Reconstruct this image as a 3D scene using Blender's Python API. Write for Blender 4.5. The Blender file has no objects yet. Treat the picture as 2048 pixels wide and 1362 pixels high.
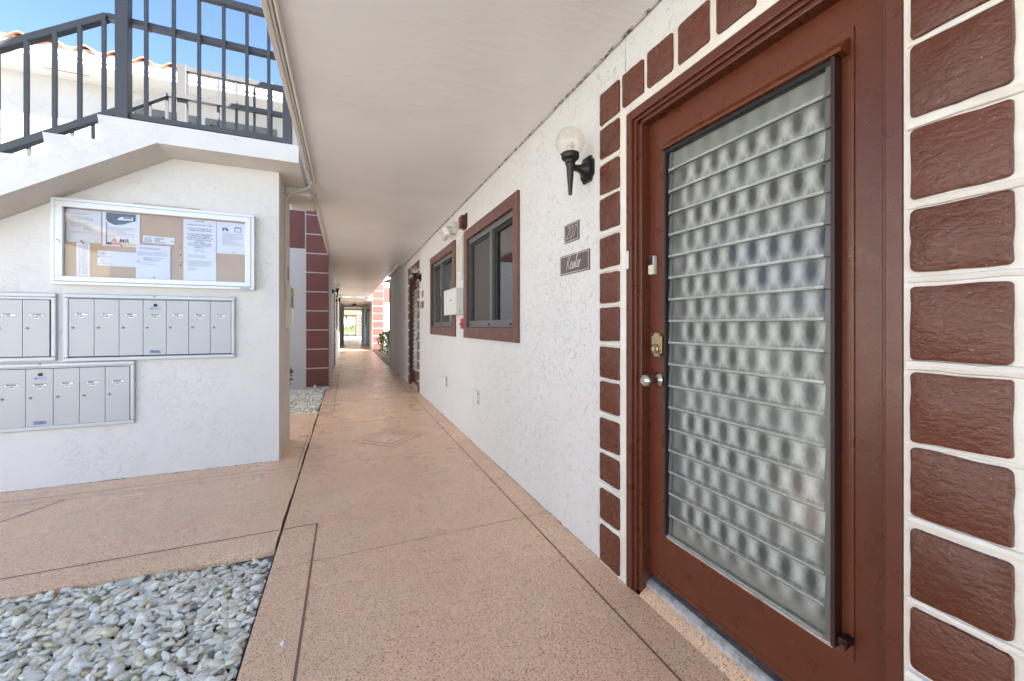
import bpy, bmesh, math, random
import numpy as np
from mathutils import Vector, Matrix, Euler, noise as mnoise
random.seed(7); np.random.seed(7)
SC = bpy.context.scene
COL = SC.collection
# ---------------------------------------------------------------- camera
cam = bpy.data.cameras.new('camera'); CAM = bpy.data.objects.new('camera', cam); COL.objects.link(CAM)
YAW = math.atan(332 / 785.0)
CAM.location = (0, 0, 1.18); CAM.rotation_euler = (math.pi / 2, 0, -YAW)
cam.sensor_width = 36; cam.lens = 36 * 785 / 2048.0
cam.shift_y = -30 / 2048.0
cam.clip_start = 0.02; cam.clip_end = 1500
SC.camera = CAM
# ---------------------------------------------------------------- light
SUN = Vector((0.8, -1.1, 1.0)).normalized()
EL = math.asin(SUN.z); AZ = math.atan2(SUN.x, SUN.y)
W_ = bpy.data.worlds.new('World'); SC.world = W_; W_.use_nodes = True
wn = W_.node_tree.nodes; wl = W_.node_tree.links
bg = wn['Background']; sky = wn.new('ShaderNodeTexSky'); sky.sky_type = 'NISHITA'; sky.sun_disc = False
sky.sun_elevation = EL; sky.sun_rotation = AZ; sky.air_density = 1.0; sky.dust_density = 0.3; sky.ozone_density = 2.5; sky.altitude = 2500
bg.inputs['Strength'].default_value = 0.055
wl.new(sky.outputs[0], bg.inputs[0])
sl = bpy.data.lights.new('sun', 'SUN'); sl.energy = 4.3; sl.angle = math.radians(0.5); sl.color = (1, .97, .93)
so = bpy.data.objects.new('sun', sl); COL.objects.link(so); so.rotation_euler = (-SUN).to_track_quat('-Z', 'Y').to_euler()
so.location = (20, -20, 25)
SC.view_settings.view_transform = 'Standard'; SC.view_settings.look = 'None'
SC.view_settings.exposure = 3.0; SC.view_settings.gamma = 1.0; SC.view_settings.use_curve_mapping = False
SC.cycles.max_bounces = 10; SC.cycles.diffuse_bounces = 7; SC.cycles.transparent_max_bounces = 24
SC.cycles.sample_clamp_indirect = 8
# ---------------------------------------------------------------- materials
MATS = {}
class N:
    def __init__(s, name, col=(.5, .5, .5), rough=.6, spec=.5, metal=0.0):
        s.m = bpy.data.materials.new(name); s.m.use_nodes = True; s.t = s.m.node_tree
        s.b = s.t.nodes['Principled BSDF']; s.b.inputs['Base Color'].default_value = (*col, 1)
        s.b.inputs['Roughness'].default_value = rough; s.b.inputs['Metallic'].default_value = metal
        s.b.inputs['Specular IOR Level'].default_value = spec; MATS[name] = s.m
        s.co = None
    def n(s, typ, **kw):
        x = s.t.nodes.new('ShaderNode' + typ)
        for k, v in kw.items():
            if k in x.inputs and not hasattr(x, k): x.inputs[k].default_value = v
            else: setattr(x, k, v)
        return x
    def l(s, a, b): s.t.links.new(a, b)
    def coord(s, scale=(1, 1, 1), obj=True, rot=(0, 0, 0)):
        tc = s.n('TexCoord'); mp = s.n('Mapping'); mp.inputs['Scale'].default_value = scale; mp.inputs['Rotation'].default_value = rot
        if obj == 'world':
            g = s.n('NewGeometry'); s.l(g.outputs['Position'], mp.inputs[0])
        else: s.l(tc.outputs['Object' if obj else 'Generated'], mp.inputs[0])
        return mp.outputs[0]
    def noise(s, v, scale, detail=4, rough=.55, dist=0.0):
        x = s.n('TexNoise'); s.l(v, x.inputs['Vector']); x.inputs['Scale'].default_value = scale
        x.inputs['Detail'].default_value = detail; x.inputs['Roughness'].default_value = rough; x.inputs['Distortion'].default_value = dist
        return x.outputs['Fac']
    def vor(s, v, scale, feature='F1', out='Distance', rnd=1.0):
        x = s.n('TexVoronoi'); x.feature = feature; s.l(v, x.inputs['Vector']); x.inputs['Scale'].default_value = scale
        x.inputs['Randomness'].default_value = rnd
        return x.outputs[out]
    def ramp(s, f, stops, mode='LINEAR'):
        x = s.n('ValToRGB'); s.l(f, x.inputs[0]); e = x.color_ramp.elements; x.color_ramp.interpolation = mode
        while len(e) < len(stops): e.new(.5)
        for k, (p, c) in enumerate(stops):
            e[k].position = p; e[k].color = (c, c, c, 1) if not isinstance(c, tuple) else (*c, 1)
        return x.outputs[0]
    def mix(s, f, a, b, mode='MIX'):
        x = s.n('Mix'); x.data_type = 'RGBA'; x.blend_type = mode
        for sock, val in ((x.inputs[0], f), (x.inputs[6], a), (x.inputs[7], b)):
            if isinstance(val, (int, float)): sock.default_value = val if sock.type == 'VALUE' else (val, val, val, 1)
            elif isinstance(val, tuple): sock.default_value = (*val, 1)
            else: s.l(val, sock)
        return x.outputs[2]
    def math(s, op, a, b=0.0, c=None):
        x = s.n('Math'); x.operation = op
        for k, val in enumerate((a, b) if c is None else (a, b, c)):
            if isinstance(val, (int, float)): x.inputs[k].default_value = val
            else: s.l(val, x.inputs[k])
        return x.outputs[0]
    def col(s, c): s.l(c, s.b.inputs['Base Color'])
    def rough(s, c): s.l(c, s.b.inputs['Roughness'])
    def bump(s, h, dist=.003, strength=1.0, prev=None):
        x = s.n('Bump'); x.inputs['Distance'].default_value = dist; x.inputs['Strength'].default_value = strength
        s.l(h, x.inputs['Height'])
        if prev is not None: s.l(prev, x.inputs['Normal'])
        s.l(x.outputs[0], s.b.inputs['Normal']); return x.outputs[0]

def simple(name, col, rough=.5, spec=.5, metal=0.0, var=.06, bump=0.0, bscale=60):
    m = N(name, col, rough, spec, metal)
    v = m.coord()
    f = m.noise(v, 9, 5)
    m.col(m.mix(f, tuple(c * (1 - var * 1.6) for c in col), tuple(min(1, c * (1 + var)) for c in col)))
    if bump: m.bump(m.noise(v, bscale, 3), bump)
    return m.m

def stucco(name, base, stain, knock=1.0, pits=0.0, stain_amt=.5, scale=1.0, streaks=False):
    """skip-trowel stucco: raised plateaus with torn edges, small pits, faint stains"""
    m = N(name, base, .72, .3)
    v = m.coord(obj='world')
    big = m.noise(v, 2.2 * scale, 4, .6)
    f1 = m.noise(v, 7.5 * scale, 6, .62, 1.1)
    p1 = m.ramp(f1, [(.53, 0.0), (.55, 1.0)])
    p1b = m.ramp(f1, [(.63, 0.0), (.645, 1.0)])
    f2 = m.noise(v, 19 * scale, 5, .6, .8)
    p2 = m.ramp(f2, [(.56, 0.0), (.585, 1.0)])
    msk = m.ramp(m.noise(v, 1.7 * scale, 3), [(.38, 0.0), (.6, 1.0)])
    h = m.math('ADD', m.math('MULTIPLY', m.math('MULTIPLY', p1, msk), .7), m.math('ADD', m.math('MULTIPLY', p1b, .6), m.math('MULTIPLY', m.math('MULTIPLY', p2, msk), .7)))
    if pits: h = m.math('MULTIPLY', h, .3)
    h = m.math('ADD', h, m.math('MULTIPLY', m.noise(v, 70, 3), .25))
    if pits:
        mp = m.coord((1, 1, 1), 'world')
        w = m.noise(v, 46 * scale, 3, .7, 1.6)
        pit = m.ramp(w, [(.36, 0.0), (.40, 1.0)])
        pmask = m.ramp(m.noise(v, 5.5, 3), [(.36, 1.0), (.50, 0.0)])
        pit = m.math('MAXIMUM', pit, pmask)
        h = m.math('ADD', h, m.math('MULTIPLY', pit, .9 * pits))
    m.bump(h, .0036 * knock)
    c = m.mix(m.math('MULTIPLY', m.ramp(big, [(.35, 0.0), (.75, 1.0)]), stain_amt), base, stain)
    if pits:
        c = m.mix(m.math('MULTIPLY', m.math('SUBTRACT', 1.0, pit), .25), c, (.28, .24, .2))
    if streaks:
        vs = m.coord((5, 5, .5), 'world'); st = m.ramp(m.noise(vs, 2.4, 5, .6), [(.42, 0.0), (.72, 1.0)])
        c = m.mix(m.math('MULTIPLY', st, .7), c, (.42, .415, .40))
    m.col(c)
    return m.m

stucco('stucco_court', (.74, .72, .69), (.67, .64, .60), .6, 0, .45, .85)
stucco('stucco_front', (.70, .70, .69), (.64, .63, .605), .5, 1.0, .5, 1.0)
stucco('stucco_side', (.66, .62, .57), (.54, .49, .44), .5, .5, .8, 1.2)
stucco('stucco_old', (.74, .735, .72), (.64, .63, .61), .7, .6, .8, 1.2, streaks=True)
stucco('stucco_plain', (.52, .515, .50), (.47, .465, .45), .7, 0, .4, 1.0)
m = N('joint_grime', (.3, .25, .2), .9, .2); v = m.coord(obj='world')
m.col(m.mix(m.ramp(m.noise(v, 28, 5, .7), [(.47, 0.0), (.58, 1.0)]), (.55, .50, .45), (.10, .08, .065)))
# ceiling
m = N('ceiling_paint', (.6, .56, .53), .42, .45)
v = m.coord((1, 5, 1), 'world'); v1 = m.coord(obj='world')
st = m.noise(v, 3.2, 6, .68, .8); st2 = m.noise(m.coord((2.2, 16, 1), 'world'), 4, 5, .7, .5)
c = m.mix(m.ramp(m.noise(v1, 1.3, 5, .6), [(.35, 0.0), (.7, 1.0)]), (.82, .81, .80), (.75, .735, .72))
ms = m.ramp(m.noise(v1, .9, 3), [(.42, 0.0), (.62, 1.0)])
c = m.mix(m.math('MULTIPLY', m.ramp(st2, [(.66, 0.0), (.74, 1.0)]), m.math('MULTIPLY', ms, .5)), c, (.33, .29, .27))
m.col(c)
hb = m.math('ADD', m.math('MULTIPLY', m.ramp(st, [(.40, 0.0), (.62, 1.0)]), 1.0), m.math('MULTIPLY', st2, .8))
m.bump(m.math('MULTIPLY', hb, m.math('MULTIPLY_ADD', ms, .85, .15)), .0017)
# aggregate concrete
def aggregate(name, gain=1.0, greymix=.25):
    m = N(name, (.5, .36, .28), .55, .35)
    v = m.coord(obj='world')
    x = m.n('TexVoronoi'); m.l(v, x.inputs['Vector']); x.inputs['Scale'].default_value = 290
    hs = m.n('SeparateColor'); m.l(x.outputs['Color'], hs.inputs[0])
    g = lambda t: tuple(k * gain for k in t)
    cc = m.ramp(hs.outputs[0], [(.0, g((.20, .115, .075))), (.042, g((.36, .22, .16))), (.085, g((.57, .375, .26))), (.36, g((.655, .455, .315))), (.60, g((.69, .49, .35))), (.84, g((.74, .55, .41))), (.97, g((.75, .60, .5)))], 'CONSTANT')
    big = m.noise(v, 1.6, 5, .6)
    tint = m.mix(m.ramp(big, [(.38, 0.0), (.64, 1.0)]), (1.0, .93, .89), (1.0, 1.0, .93))
    c = m.mix(1.0, cc, tint, 'MULTIPLY')
    gr = m.noise(m.coord(obj='world', rot=(0, 0, .4)), 2.6, 5, .65)
    c = m.mix(m.math('MULTIPLY', m.ramp(gr, [(.50, 0.0), (.72, 1.0)]), greymix), c, (.40, .345, .29))
    st = m.noise(m.coord(obj='world', rot=(0, 0, 1.1)), .9, 7, .7, .6)
    c = m.mix(m.math('MULTIPLY', m.ramp(st, [(.50, 0.0), (.62, .5), (.78, 1.0)]), .20), c, m.mix(1.0, c, (.62, .55, .50), 'MULTIPLY'))
    fine = m.noise(v, 520, 2, .6)
    c = m.mix(m.ramp(fine, [(.3, .10), (.42, 0.0)]), c, (.12, .06, .04))
    m.col(c)
    dd = m.n('TexVoronoi'); m.l(v, dd.inputs['Vector']); dd.inputs['Scale'].default_value = 290
    m.bump(m.math('ADD', dd.outputs['Distance'], m.math('MULTIPLY', m.noise(v, 30, 4), 1.5)), .0011)
    m.rough(m.ramp(m.noise(v, 3.0, 4), [(.3, .20), (.7, .42)]))
    return m.m
aggregate('aggregate_near', 1.33, .15); aggregate('aggregate_side', 1.38, .22)
simple('paving_pale', (.50, .485, .46), .8, bump=.002, bscale=40)
simple('joint_dark', (.035, .025, .02), .9)
simple('score_brown', (.25, .14, .10), .7, bump=.001, bscale=200)
simple('slab_edge', (.13, .075, .05), .9, bump=.004, bscale=60)
simple('soil_grey', (.28, .26, .23), .95, bump=.01, bscale=90)
simple('soil_dark', (.10, .08, .06), .95, bump=.01, bscale=40)
m = N('mulch', (.2, .13, .08), .95); v = m.coord(obj='world')
m.col(m.ramp(m.vor(v, 30, out='Color'), [(0, (.12, .07, .04)), (.5, (.3, .2, .12)), (.8, (.45, .36, .26))])); m.bump(m.vor(v, 30), .03)
# paint
def redpaint(name, col, rough, wav=0.0, freq=40, stretch=(1, 1, 1), peel=0.0):
    m = N(name, col, rough, .5); v = m.coord(stretch, 'world'); v1 = m.coord(obj='world')
    oi = m.n('ObjectInfo')
    f = m.noise(v1, 6, 4)
    c = m.mix(f, tuple(k * .82 for k in col), tuple(k * 1.18 for k in col))
    c = m.mix(m.math('MULTIPLY', oi.outputs['Random'], .5), c, (col[0] * 1.45, col[1] * 1.5, col[2] * 1.6))
    sp = m.noise(v1, 150, 2, .5)
    c = m.mix(m.ramp(sp, [(.735, 0.0), (.75, .5)]), c, (.5, .4, .33))
    m.col(c)
    m.rough(m.ramp(m.noise(v1, 12, 4), [(.3, rough * .8), (.7, rough * 1.25)]))
    if wav:
        w = m.noise(v, freq, 4, .6, .25)
        w2 = m.noise(v, freq * 2.6, 3, .6, .4)
        h = m.math('ADD', m.ramp(w, [(.36, 0.0), (.6, 1.0)]), m.math('MULTIPLY', w2, .7))
        m.bump(h, wav)
    else: m.bump(m.noise(v1, 120, 3), .0004)
    return m.m
redpaint('door_red', (.104, .026, .010), .30)
redpaint('frame_red', (.088, .023, .011), .30)
redpaint('trim_red', (.125, .052, .042), .5, .0003, 60)
redpaint('brick_red', (.098, .027, .0125), .27, .0010, 42, (1, 1, 1.7))
redpaint('quoin_red', (.135, .042, .032), .6, .0012, 14, (1, 1, 1.3))
simple('door_dark', (.03, .009, .006), .5)
m = N('mortar', (.70, .64, .55), .45, .45); v = m.coord(obj='world')
c = m.mix(m.ramp(m.noise(v, 9, 5, .6), [(.35, 0.0), (.7, 1.0)]), (.76, .735, .69), (.68, .63, .56))
c = m.mix(m.ramp(m.noise(v, 70, 4, .7, .8), [(.70, 0.0), (.76, .75)]), c, (.3, .24, .17)); m.col(c); m.bump(m.noise(v, 22, 5), .004)
# metal and plastics
m = N('alu_grey', (.52, .53, .54), .42, .5, .35); v = m.coord(obj='world'); m.col(m.mix(m.noise(v, 4, 4), (.46, .465, .47), (.54, .545, .55))); m.bump(m.noise(m.coord((1, 1, 30), 'world'), 30, 2), .0002)
simple('mail_door', (.47, .47, .465), .42, .5, .15, .03)
simple('mail_gap', (.05, .05, .055), .8)
simple('alu_white', (.76, .77, .79), .32, .5, .1, .03)
simple('rail_grey', (.075, .073, .072), .42, .5, 0, .1)
simple('rail_inner', (.12, .125, .135), .4, .5)
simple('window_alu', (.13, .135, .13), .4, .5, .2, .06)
simple('window_black', (.012, .012, .012), .6)
simple('black_metal', (.012, .013, .014), .38, .5, .2, bump=.0006, bscale=90)
simple('white_plastic', (.74, .73, .70), .35)
simple('cream_plastic', (.66, .62, .46), .35)
simple('cream_plastic_pale', (.66, .64, .56), .4)
simple('strobe_red', (.085, .022, .018), .3)
simple('pull_red', (.45, .03, .03), .3)
simple('sign_brown', (.10, .062, .058), .35)
simple('ink_white', (.8, .8, .78), .5)
simple('ink_dark', (.06, .06, .07), .8)
simple('ink_grey', (.33, .33, .35), .8)
simple('paper', (.80, .80, .81), .75, var=.03)
simple('paper_lilac', (.76, .75, .83), .7, var=.03)
simple('paper_aged', (.68, .67, .66), .75, var=.03)
simple('poster_navy', (.025, .04, .14), .5)
simple('poster_photo', (.10, .09, .08), .6, var=.5)
simple('orange', (.75, .20, .03), .5); simple('yellow', (.8, .55, .05), .5); simple('logo_blue', (.02, .08, .36), .5)
simple('pin_green', (.06, .3, .1), .4)
simple('wood_strip', (.55, .42, .24), .7, bump=.001, bscale=40)
simple('tape_green', (.16, .48, .09), .5)
simple('gutter_white', (.83, .83, .82), .35)
simple('soffit', (.62, .62, .60), .6)
simple('curtain_white', (.78, .76, .68), .8)
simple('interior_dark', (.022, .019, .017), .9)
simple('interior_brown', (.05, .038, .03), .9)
simple('bark', (.13, .10, .075), .9, bump=.02, bscale=14)
m = N('cork', (.5, .34, .2), .9, .2); v = m.coord(obj='world')
m.col(m.mix(m.noise(v, 260, 3, .7), (.38, .23, .11), (.70, .47, .27))); m.bump(m.noise(v, 300, 2), .001)
m = N('steel_satin', (.62, .58, .52), .26, .5, 1.0); m.bump(m.noise(m.coord(), 30, 2), .0002)
m = N('brass_old', (.50, .42, .27), .33, .5, 1.0); m.bump(m.noise(m.coord(obj='world'), 90, 3), .0005)
m = N('threshold_alu', (.62, .64, .65), .42, .5, .75); v = m.coord(obj='world')
m.col(m.mix(m.ramp(m.noise(v, 20, 5, .7), [(.45, 0.0), (.65, 1.0)]), (.68, .70, .71), (.40, .41, .41))); m.bump(m.noise(v, 50, 4), .002)
m = N('terracotta', (.5, .17, .07), .8); v = m.coord(obj='world')
oi = m.n('ObjectInfo')
c = m.mix(m.ramp(m.noise(v, 6, 5), [(.3, 0.0), (.7, 1.0)]), (.55, .19, .085), (.40, .13, .06))
c = m.mix(m.math('MULTIPLY', oi.outputs['Random'], .45), c, (.55, .33, .22)); m.col(c); m.bump(m.noise(v, 60, 4), .003)
m = N('terracotta_grey', (.5, .42, .36), .9); v = m.coord(obj='world')  # grey roof tone, also used as painted shadow on eave tiles
m.col(m.mix(m.ramp(m.noise(v, 9, 5), [(.4, 0.0), (.6, 1.0)]), (.55, .44, .36), (.28, .25, .22)))
# leaves
for nm, c1, c2 in (('leaf_green', (.05, .13, .02), (.13, .26, .05)), ('leaf_far', (.05, .09, .025), (.12, .17, .05)), ('leaf_red', (.10, .012, .02), (.17, .03, .04)), ('leaf_yellow', (.16, .17, .03), (.30, .27, .05))):
    m = N(nm, c1, .45, .5); g = m.n('NewGeometry'); m.col(m.mix(g.outputs['Random Per Island'], c1, c2))
m = N('grass', (.1, .2, .04), .8); v = m.coord(obj='world'); m.col(m.mix(m.noise(v, 2, 6, .7), (.08, .15, .03), (.17, .25, .07))); m.bump(m.noise(v, 40, 4), .04)
m = N('grass_blade', (.1, .2, .04), .6); m.col(m.mix(m.noise(m.coord(obj='world'), 8), (.11, .2, .03), (.22, .3, .07)))
# pebbles
m = N('pebble', (.6, .6, .58), .62, .35)
at = m.n('Attribute'); at.attribute_name = 'Col'
v = m.coord(obj='world')
c = m.mix(m.math('MULTIPLY', m.ramp(m.noise(v, 85, 5, .65, .6), [(.45, 0.0), (.62, 1.0)]), .42), at.outputs['Color'], m.mix(1.0, at.outputs['Color'], (.74, .745, .75), 'MULTIPLY'))
c = m.mix(m.ramp(m.noise(v, 33, 4, .6), [(.63, 0.0), (.72, .5)]), c, m.mix(1.0, at.outputs['Color'], (.8, .66, .42), 'MULTIPLY'))
m.col(c); m.bump(m.noise(v, 160, 5, .7), .0022)
# glass
def glassmat(name, tint=(1, 1, 1), diff=None, damt=0.0, gl=.12, rough=.03):
    m = bpy.data.materials.new(name); m.use_nodes = True; t = m.node_tree; t.nodes.clear(); MATS[name] = m
    o = t.nodes.new('ShaderNodeOutputMaterial'); tr = t.nodes.new('ShaderNodeBsdfTransparent'); tr.inputs[0].default_value = (*tint, 1)
    gs = t.nodes.new('ShaderNodeBsdfGlossy'); gs.inputs['Roughness'].default_value = rough
    lw = t.nodes.new('ShaderNodeLayerWeight'); lw.inputs[0].default_value = .5; fr = t.nodes.new('ShaderNodeMath'); fr.operation = 'POWER'; fr.inputs[1].default_value = 4.0; t.links.new(lw.outputs['Facing'], fr.inputs[0])
    mx = t.nodes.new('ShaderNodeMixShader'); mm = t.nodes.new('ShaderNodeMath'); mm.operation = 'MULTIPLY_ADD'
    mm.inputs[1].default_value = .7; mm.inputs[2].default_value = gl; mm.use_clamp = True
    t.links.new(fr.outputs[0], mm.inputs[0]); t.links.new(mm.outputs[0], mx.inputs[0])
    src = tr.outputs[0]
    if diff:
        d = t.nodes.new('ShaderNodeBsdfDiffuse'); d.inputs[0].default_value = (*diff, 1); m2 = t.nodes.new('ShaderNodeMixShader')
        tc = t.nodes.new('ShaderNodeNewGeometry'); nz = t.nodes.new('ShaderNodeTexNoise'); nz.inputs['Scale'].default_value = 14; nz.inputs['Detail'].default_value = 6
        t.links.new(tc.outputs['Position'], nz.inputs['Vector'])
        ma = t.nodes.new('ShaderNodeMath'); ma.operation = 'MULTIPLY_ADD'; ma.inputs[1].default_value = damt * .9; ma.inputs[2].default_value = damt * .55
        t.links.new(nz.outputs['Fac'], ma.inputs[0])
        # spatter of dried specks
        n2 = t.nodes.new('ShaderNodeTexNoise'); n2.inputs['Scale'].default_value = 190; n2.inputs['Detail'].default_value = 2; t.links.new(tc.outputs['Position'], n2.inputs['Vector'])
        r2 = t.nodes.new('ShaderNodeValToRGB'); r2.color_ramp.elements[0].position = .76; r2.color_ramp.elements[1].position = .79
        t.links.new(n2.outputs['Fac'], r2.inputs[0])
        mxx = t.nodes.new('ShaderNodeMath'); mxx.operation = 'MAXIMUM'; t.links.new(ma.outputs[0], mxx.inputs[0]); t.links.new(r2.outputs[0], mxx.inputs[1])
        t.links.new(mxx.outputs[0], m2.inputs[0]); t.links.new(tr.outputs[0], m2.inputs[1]); t.links.new(d.outputs[0], m2.inputs[2]); src = m2.outputs[0]
    t.links.new(src, mx.inputs[1]); t.links.new(gs.outputs[0], mx.inputs[2]); t.links.new(mx.outputs[0], o.inputs[0])
    return m
glassmat('louver_glass', (.93, .94, .93), (.55, .58, .56), .035, .025, .12)
glassmat('glass_lip', (.9, .92, .9), (.66, .69, .67), .26, .04, .1)
glassmat('pane_glass', (.72, .76, .75), None, 0, .32, .01)
glassmat('board_glass', (.97, .97, .98), None, 0, .05, .02)
glassmat('globe_glass', (.97, .96, .94), (.8, .76, .68), .07, .05, .03)
# patterned lace backing of the jalousie
m = N('lace', (.5, .5, .48), .85, .2)
g = m.n('NewGeometry'); sp = m.n('SeparateXYZ'); m.l(g.outputs['Position'], sp.inputs[0])
wob = m.noise(g.outputs['Position'], 14, 3); wob = m.math('MULTIPLY', m.math('SUBTRACT', wob, .5), .12)
def lace(y0, z0):
    s_ = m.math('ADD', m.math('DIVIDE', m.math('SUBTRACT', sp.outputs['Y'], y0), .0712), wob)
    t_ = m.math('DIVIDE', m.math('SUBTRACT', sp.outputs['Z'], z0), .0892)
    P = m.math('MULTIPLY', m.math('COSINE', m.math('MULTIPLY', s_, 2 * math.pi)), m.math('COSINE', m.math('MULTIPLY', t_, math.pi)))
    return s_, t_, P
s_, t_, P = lace(1.133, 1.160)
grain = m.math('MULTIPLY', m.math('SUBTRACT', m.noise(g.outputs['Position'], 260, 3, .7), .5), .10)
ca = m.math('ADD', s_, m.math('MULTIPLY', t_, .5)); cb = m.math('SUBTRACT', s_, m.math('MULTIPLY', t_, .5))
fa = m.math('ABSOLUTE', m.math('SUBTRACT', ca, m.math('ROUND', ca))); fb = m.math('ABSOLUTE', m.math('SUBTRACT', cb, m.math('ROUND', cb)))
nrm = m.math('ADD', m.math('SQRT', m.math('ADD', m.math('MULTIPLY', fa, fa), m.math('MULTIPLY', fb, fb))), grain)
dark = m.ramp(nrm, [(.14, 1.0), (.22, .8), (.35, 0.0)])
lines = m.ramp(m.math('ADD', m.math('MAXIMUM', fa, fb), grain), [(.37, 0.0), (.49, 1.0)])
brt = m.ramp(m.math('ADD', m.math('MINIMUM', fa, fb), grain), [(.20, 0.0), (.33, .55), (.46, 1.0)])
cellz = m.n('TexWhiteNoise'); cellz.noise_dimensions = '1D'; m.l(m.math('FLOOR', m.math('DIVIDE', m.math('SUBTRACT', sp.outputs['Z'], .322), .0872)), cellz.inputs['W'])
fog = m.ramp(cellz.outputs['Value'], [(.55, 0.0), (1.0, 1.0)])
fz = m.noise(g.outputs['Position'], 6, 3)
c = m.mix(m.math('MULTIPLY', lines, .85), (.31, .31, .30), (.56, .565, .55))
c = m.mix(m.math('MULTIPLY', brt, .9), c, (.76, .765, .75))
c = m.mix(m.math('MULTIPLY', dark, m.math('MULTIPLY_ADD', fz, .7, .62)), c, (.035, .032, .03))
c = m.mix(m.math('MULTIPLY_ADD', fog, .30, m.math('MULTIPLY', m.ramp(fz, [(.5, 0.0), (.8, 1.0)]), .25)), c, (.40, .41, .40))
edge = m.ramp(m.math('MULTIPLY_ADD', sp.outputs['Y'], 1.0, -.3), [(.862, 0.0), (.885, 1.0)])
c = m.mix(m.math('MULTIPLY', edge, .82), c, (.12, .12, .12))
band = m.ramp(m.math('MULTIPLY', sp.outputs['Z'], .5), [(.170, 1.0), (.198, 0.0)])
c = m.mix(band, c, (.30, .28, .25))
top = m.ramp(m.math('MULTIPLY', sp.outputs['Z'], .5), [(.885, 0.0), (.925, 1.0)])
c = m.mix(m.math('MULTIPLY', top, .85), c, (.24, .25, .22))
m.col(c)

# ---------------------------------------------------------------- mesh helpers
class MB:
    def __init__(s): s.v = []; s.f = []; s.sm = []
    def box(s, x0, x1, y0, y1, z0, z1, ch=0.0):
        if x0 > x1: x0, x1 = x1, x0
        if y0 > y1: y0, y1 = y1, y0
        if z0 > z1: z0, z1 = z1, z0
        ch = min(ch, (x1 - x0) * .45, (y1 - y0) * .45, (z1 - z0) * .45)
        if ch <= 0:
            b = len(s.v)
            s.v += [(x, y, z) for x in (x0, x1) for y in (y0, y1) for z in (z0, z1)]
            for q in ((0, 1, 3, 2), (4, 6, 7, 5), (0, 4, 5, 1), (2, 3, 7, 6), (0, 2, 6, 4), (1, 5, 7, 3)): s.f.append([b + k for k in q])
            return s
        bm = bmesh.new(); bmesh.ops.create_cube(bm, size=1)
        for vv in bm.verts: vv.co = Vector(((x0 + x1) / 2 + vv.co.x * (x1 - x0), (y0 + y1) / 2 + vv.co.y * (y1 - y0), (z0 + z1) / 2 + vv.co.z * (z1 - z0)))
        bmesh.ops.bevel(bm, geom=bm.edges[:], offset=ch, segments=2, profile=.6, affect='EDGES')
        s.add_bm(bm); return s
    def add_bm(s, bm, mat=None):
        bm.verts.ensure_lookup_table(); b = len(s.v)
        for vv in bm.verts: s.v.append(tuple(mat @ vv.co if mat else vv.co))
        for ff in bm.faces: s.f.append([b + q.index for q in ff.verts])
        bm.free()
    def prism(s, poly, axis, a0, a1):
        """poly: list of 2-D points; axis: extrude axis 'x','y','z'"""
        b = len(s.v); n = len(poly)
        for a in (a0, a1):
            for p in poly:
                s.v.append({'x': (a, p[0], p[1]), 'y': (p[0], a, p[1]), 'z': (p[0], p[1], a)}[axis])
        s.f.append([b + k for k in range(n)]); s.f.append([b + n + k for k in reversed(range(n))])
        for k in range(n): s.f.append([b + k, b + n + k, b + n + (k + 1) % n, b + (k + 1) % n])
        return s
    def quad(s, *p): b = len(s.v); s.v += [tuple(q) for q in p]; s.f.append([b + k for k in range(len(p))]); return s
    def tube(s, pts, r, n=10, cap=True):
        pts = [Vector(p) for p in pts]; R = r if isinstance(r, (list, tuple)) else [r] * len(pts); b = len(s.v)
        up = None
        for k, p in enumerate(pts):
            d = (pts[min(k + 1, len(pts) - 1)] - pts[max(k - 1, 0)]).normalized()
            if up is None: up = d.orthogonal().normalized()
            up = (up - d * up.dot(d)).normalized(); sd = d.cross(up)
            for j in range(n):
                a = 2 * math.pi * j / n; s.v.append(tuple(p + (up * math.cos(a) + sd * math.sin(a)) * R[k]))
        for k in range(len(pts) - 1):
            for j in range(n):
                s.f.append([b + k * n + j, b + k * n + (j + 1) % n, b + (k + 1) * n + (j + 1) % n, b + (k + 1) * n + j])
        if cap:
            s.f.append([b + j for j in reversed(range(n))]); s.f.append([b + (len(pts) - 1) * n + j for j in range(n)])
        return s
    def lathe(s, prof, c, axis=(0, 0, 1), n=24):
        """prof: (radius, height) pairs about axis through c"""
        q = Vector((0, 0, 1)).rotation_difference(Vector(axis)).to_matrix(); c = Vector(c); b = len(s.v)
        for r, h in prof:
            for j in range(n):
                a = 2 * math.pi * j / n; s.v.append(tuple(c + q @ Vector((r * math.cos(a), r * math.sin(a), h))))
        for k in range(len(prof) - 1):
            for j in range(n): s.f.append([b + k * n + j, b + k * n + (j + 1) % n, b + (k + 1) * n + (j + 1) % n, b + (k + 1) * n + j])
        s.f.append([b + j for j in reversed(range(n))]); s.f.append([b + (len(prof) - 1) * n + j for j in range(n)])
        return s
    def mesh(s, name, mat, smooth=False):
        me = bpy.data.meshes.new(name); me.from_pydata(s.v, [], s.f); me.validate()
        bm = bmesh.new(); bm.from_mesh(me); bmesh.ops.recalc_face_normals(bm, faces=bm.faces); bm.to_mesh(me); bm.free()
        if mat: me.materials.append(MATS[mat])
        if smooth:
            me.polygons.foreach_set('use_smooth', [True] * len(me.polygons))
            try: me.set_sharp_from_angle(angle=math.radians(38))
            except Exception: pass
        me.update(); return me
    def obj(s, name, mat, parent=None, smooth=False):
        return link(name, s.mesh(name, mat, smooth), parent)
def link(name, me, parent=None):
    o = bpy.data.objects.new(name, me); COL.objects.link(o)
    if parent: o.parent = parent; o.matrix_parent_inverse = wm(parent).inverted()
    return o
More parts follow.
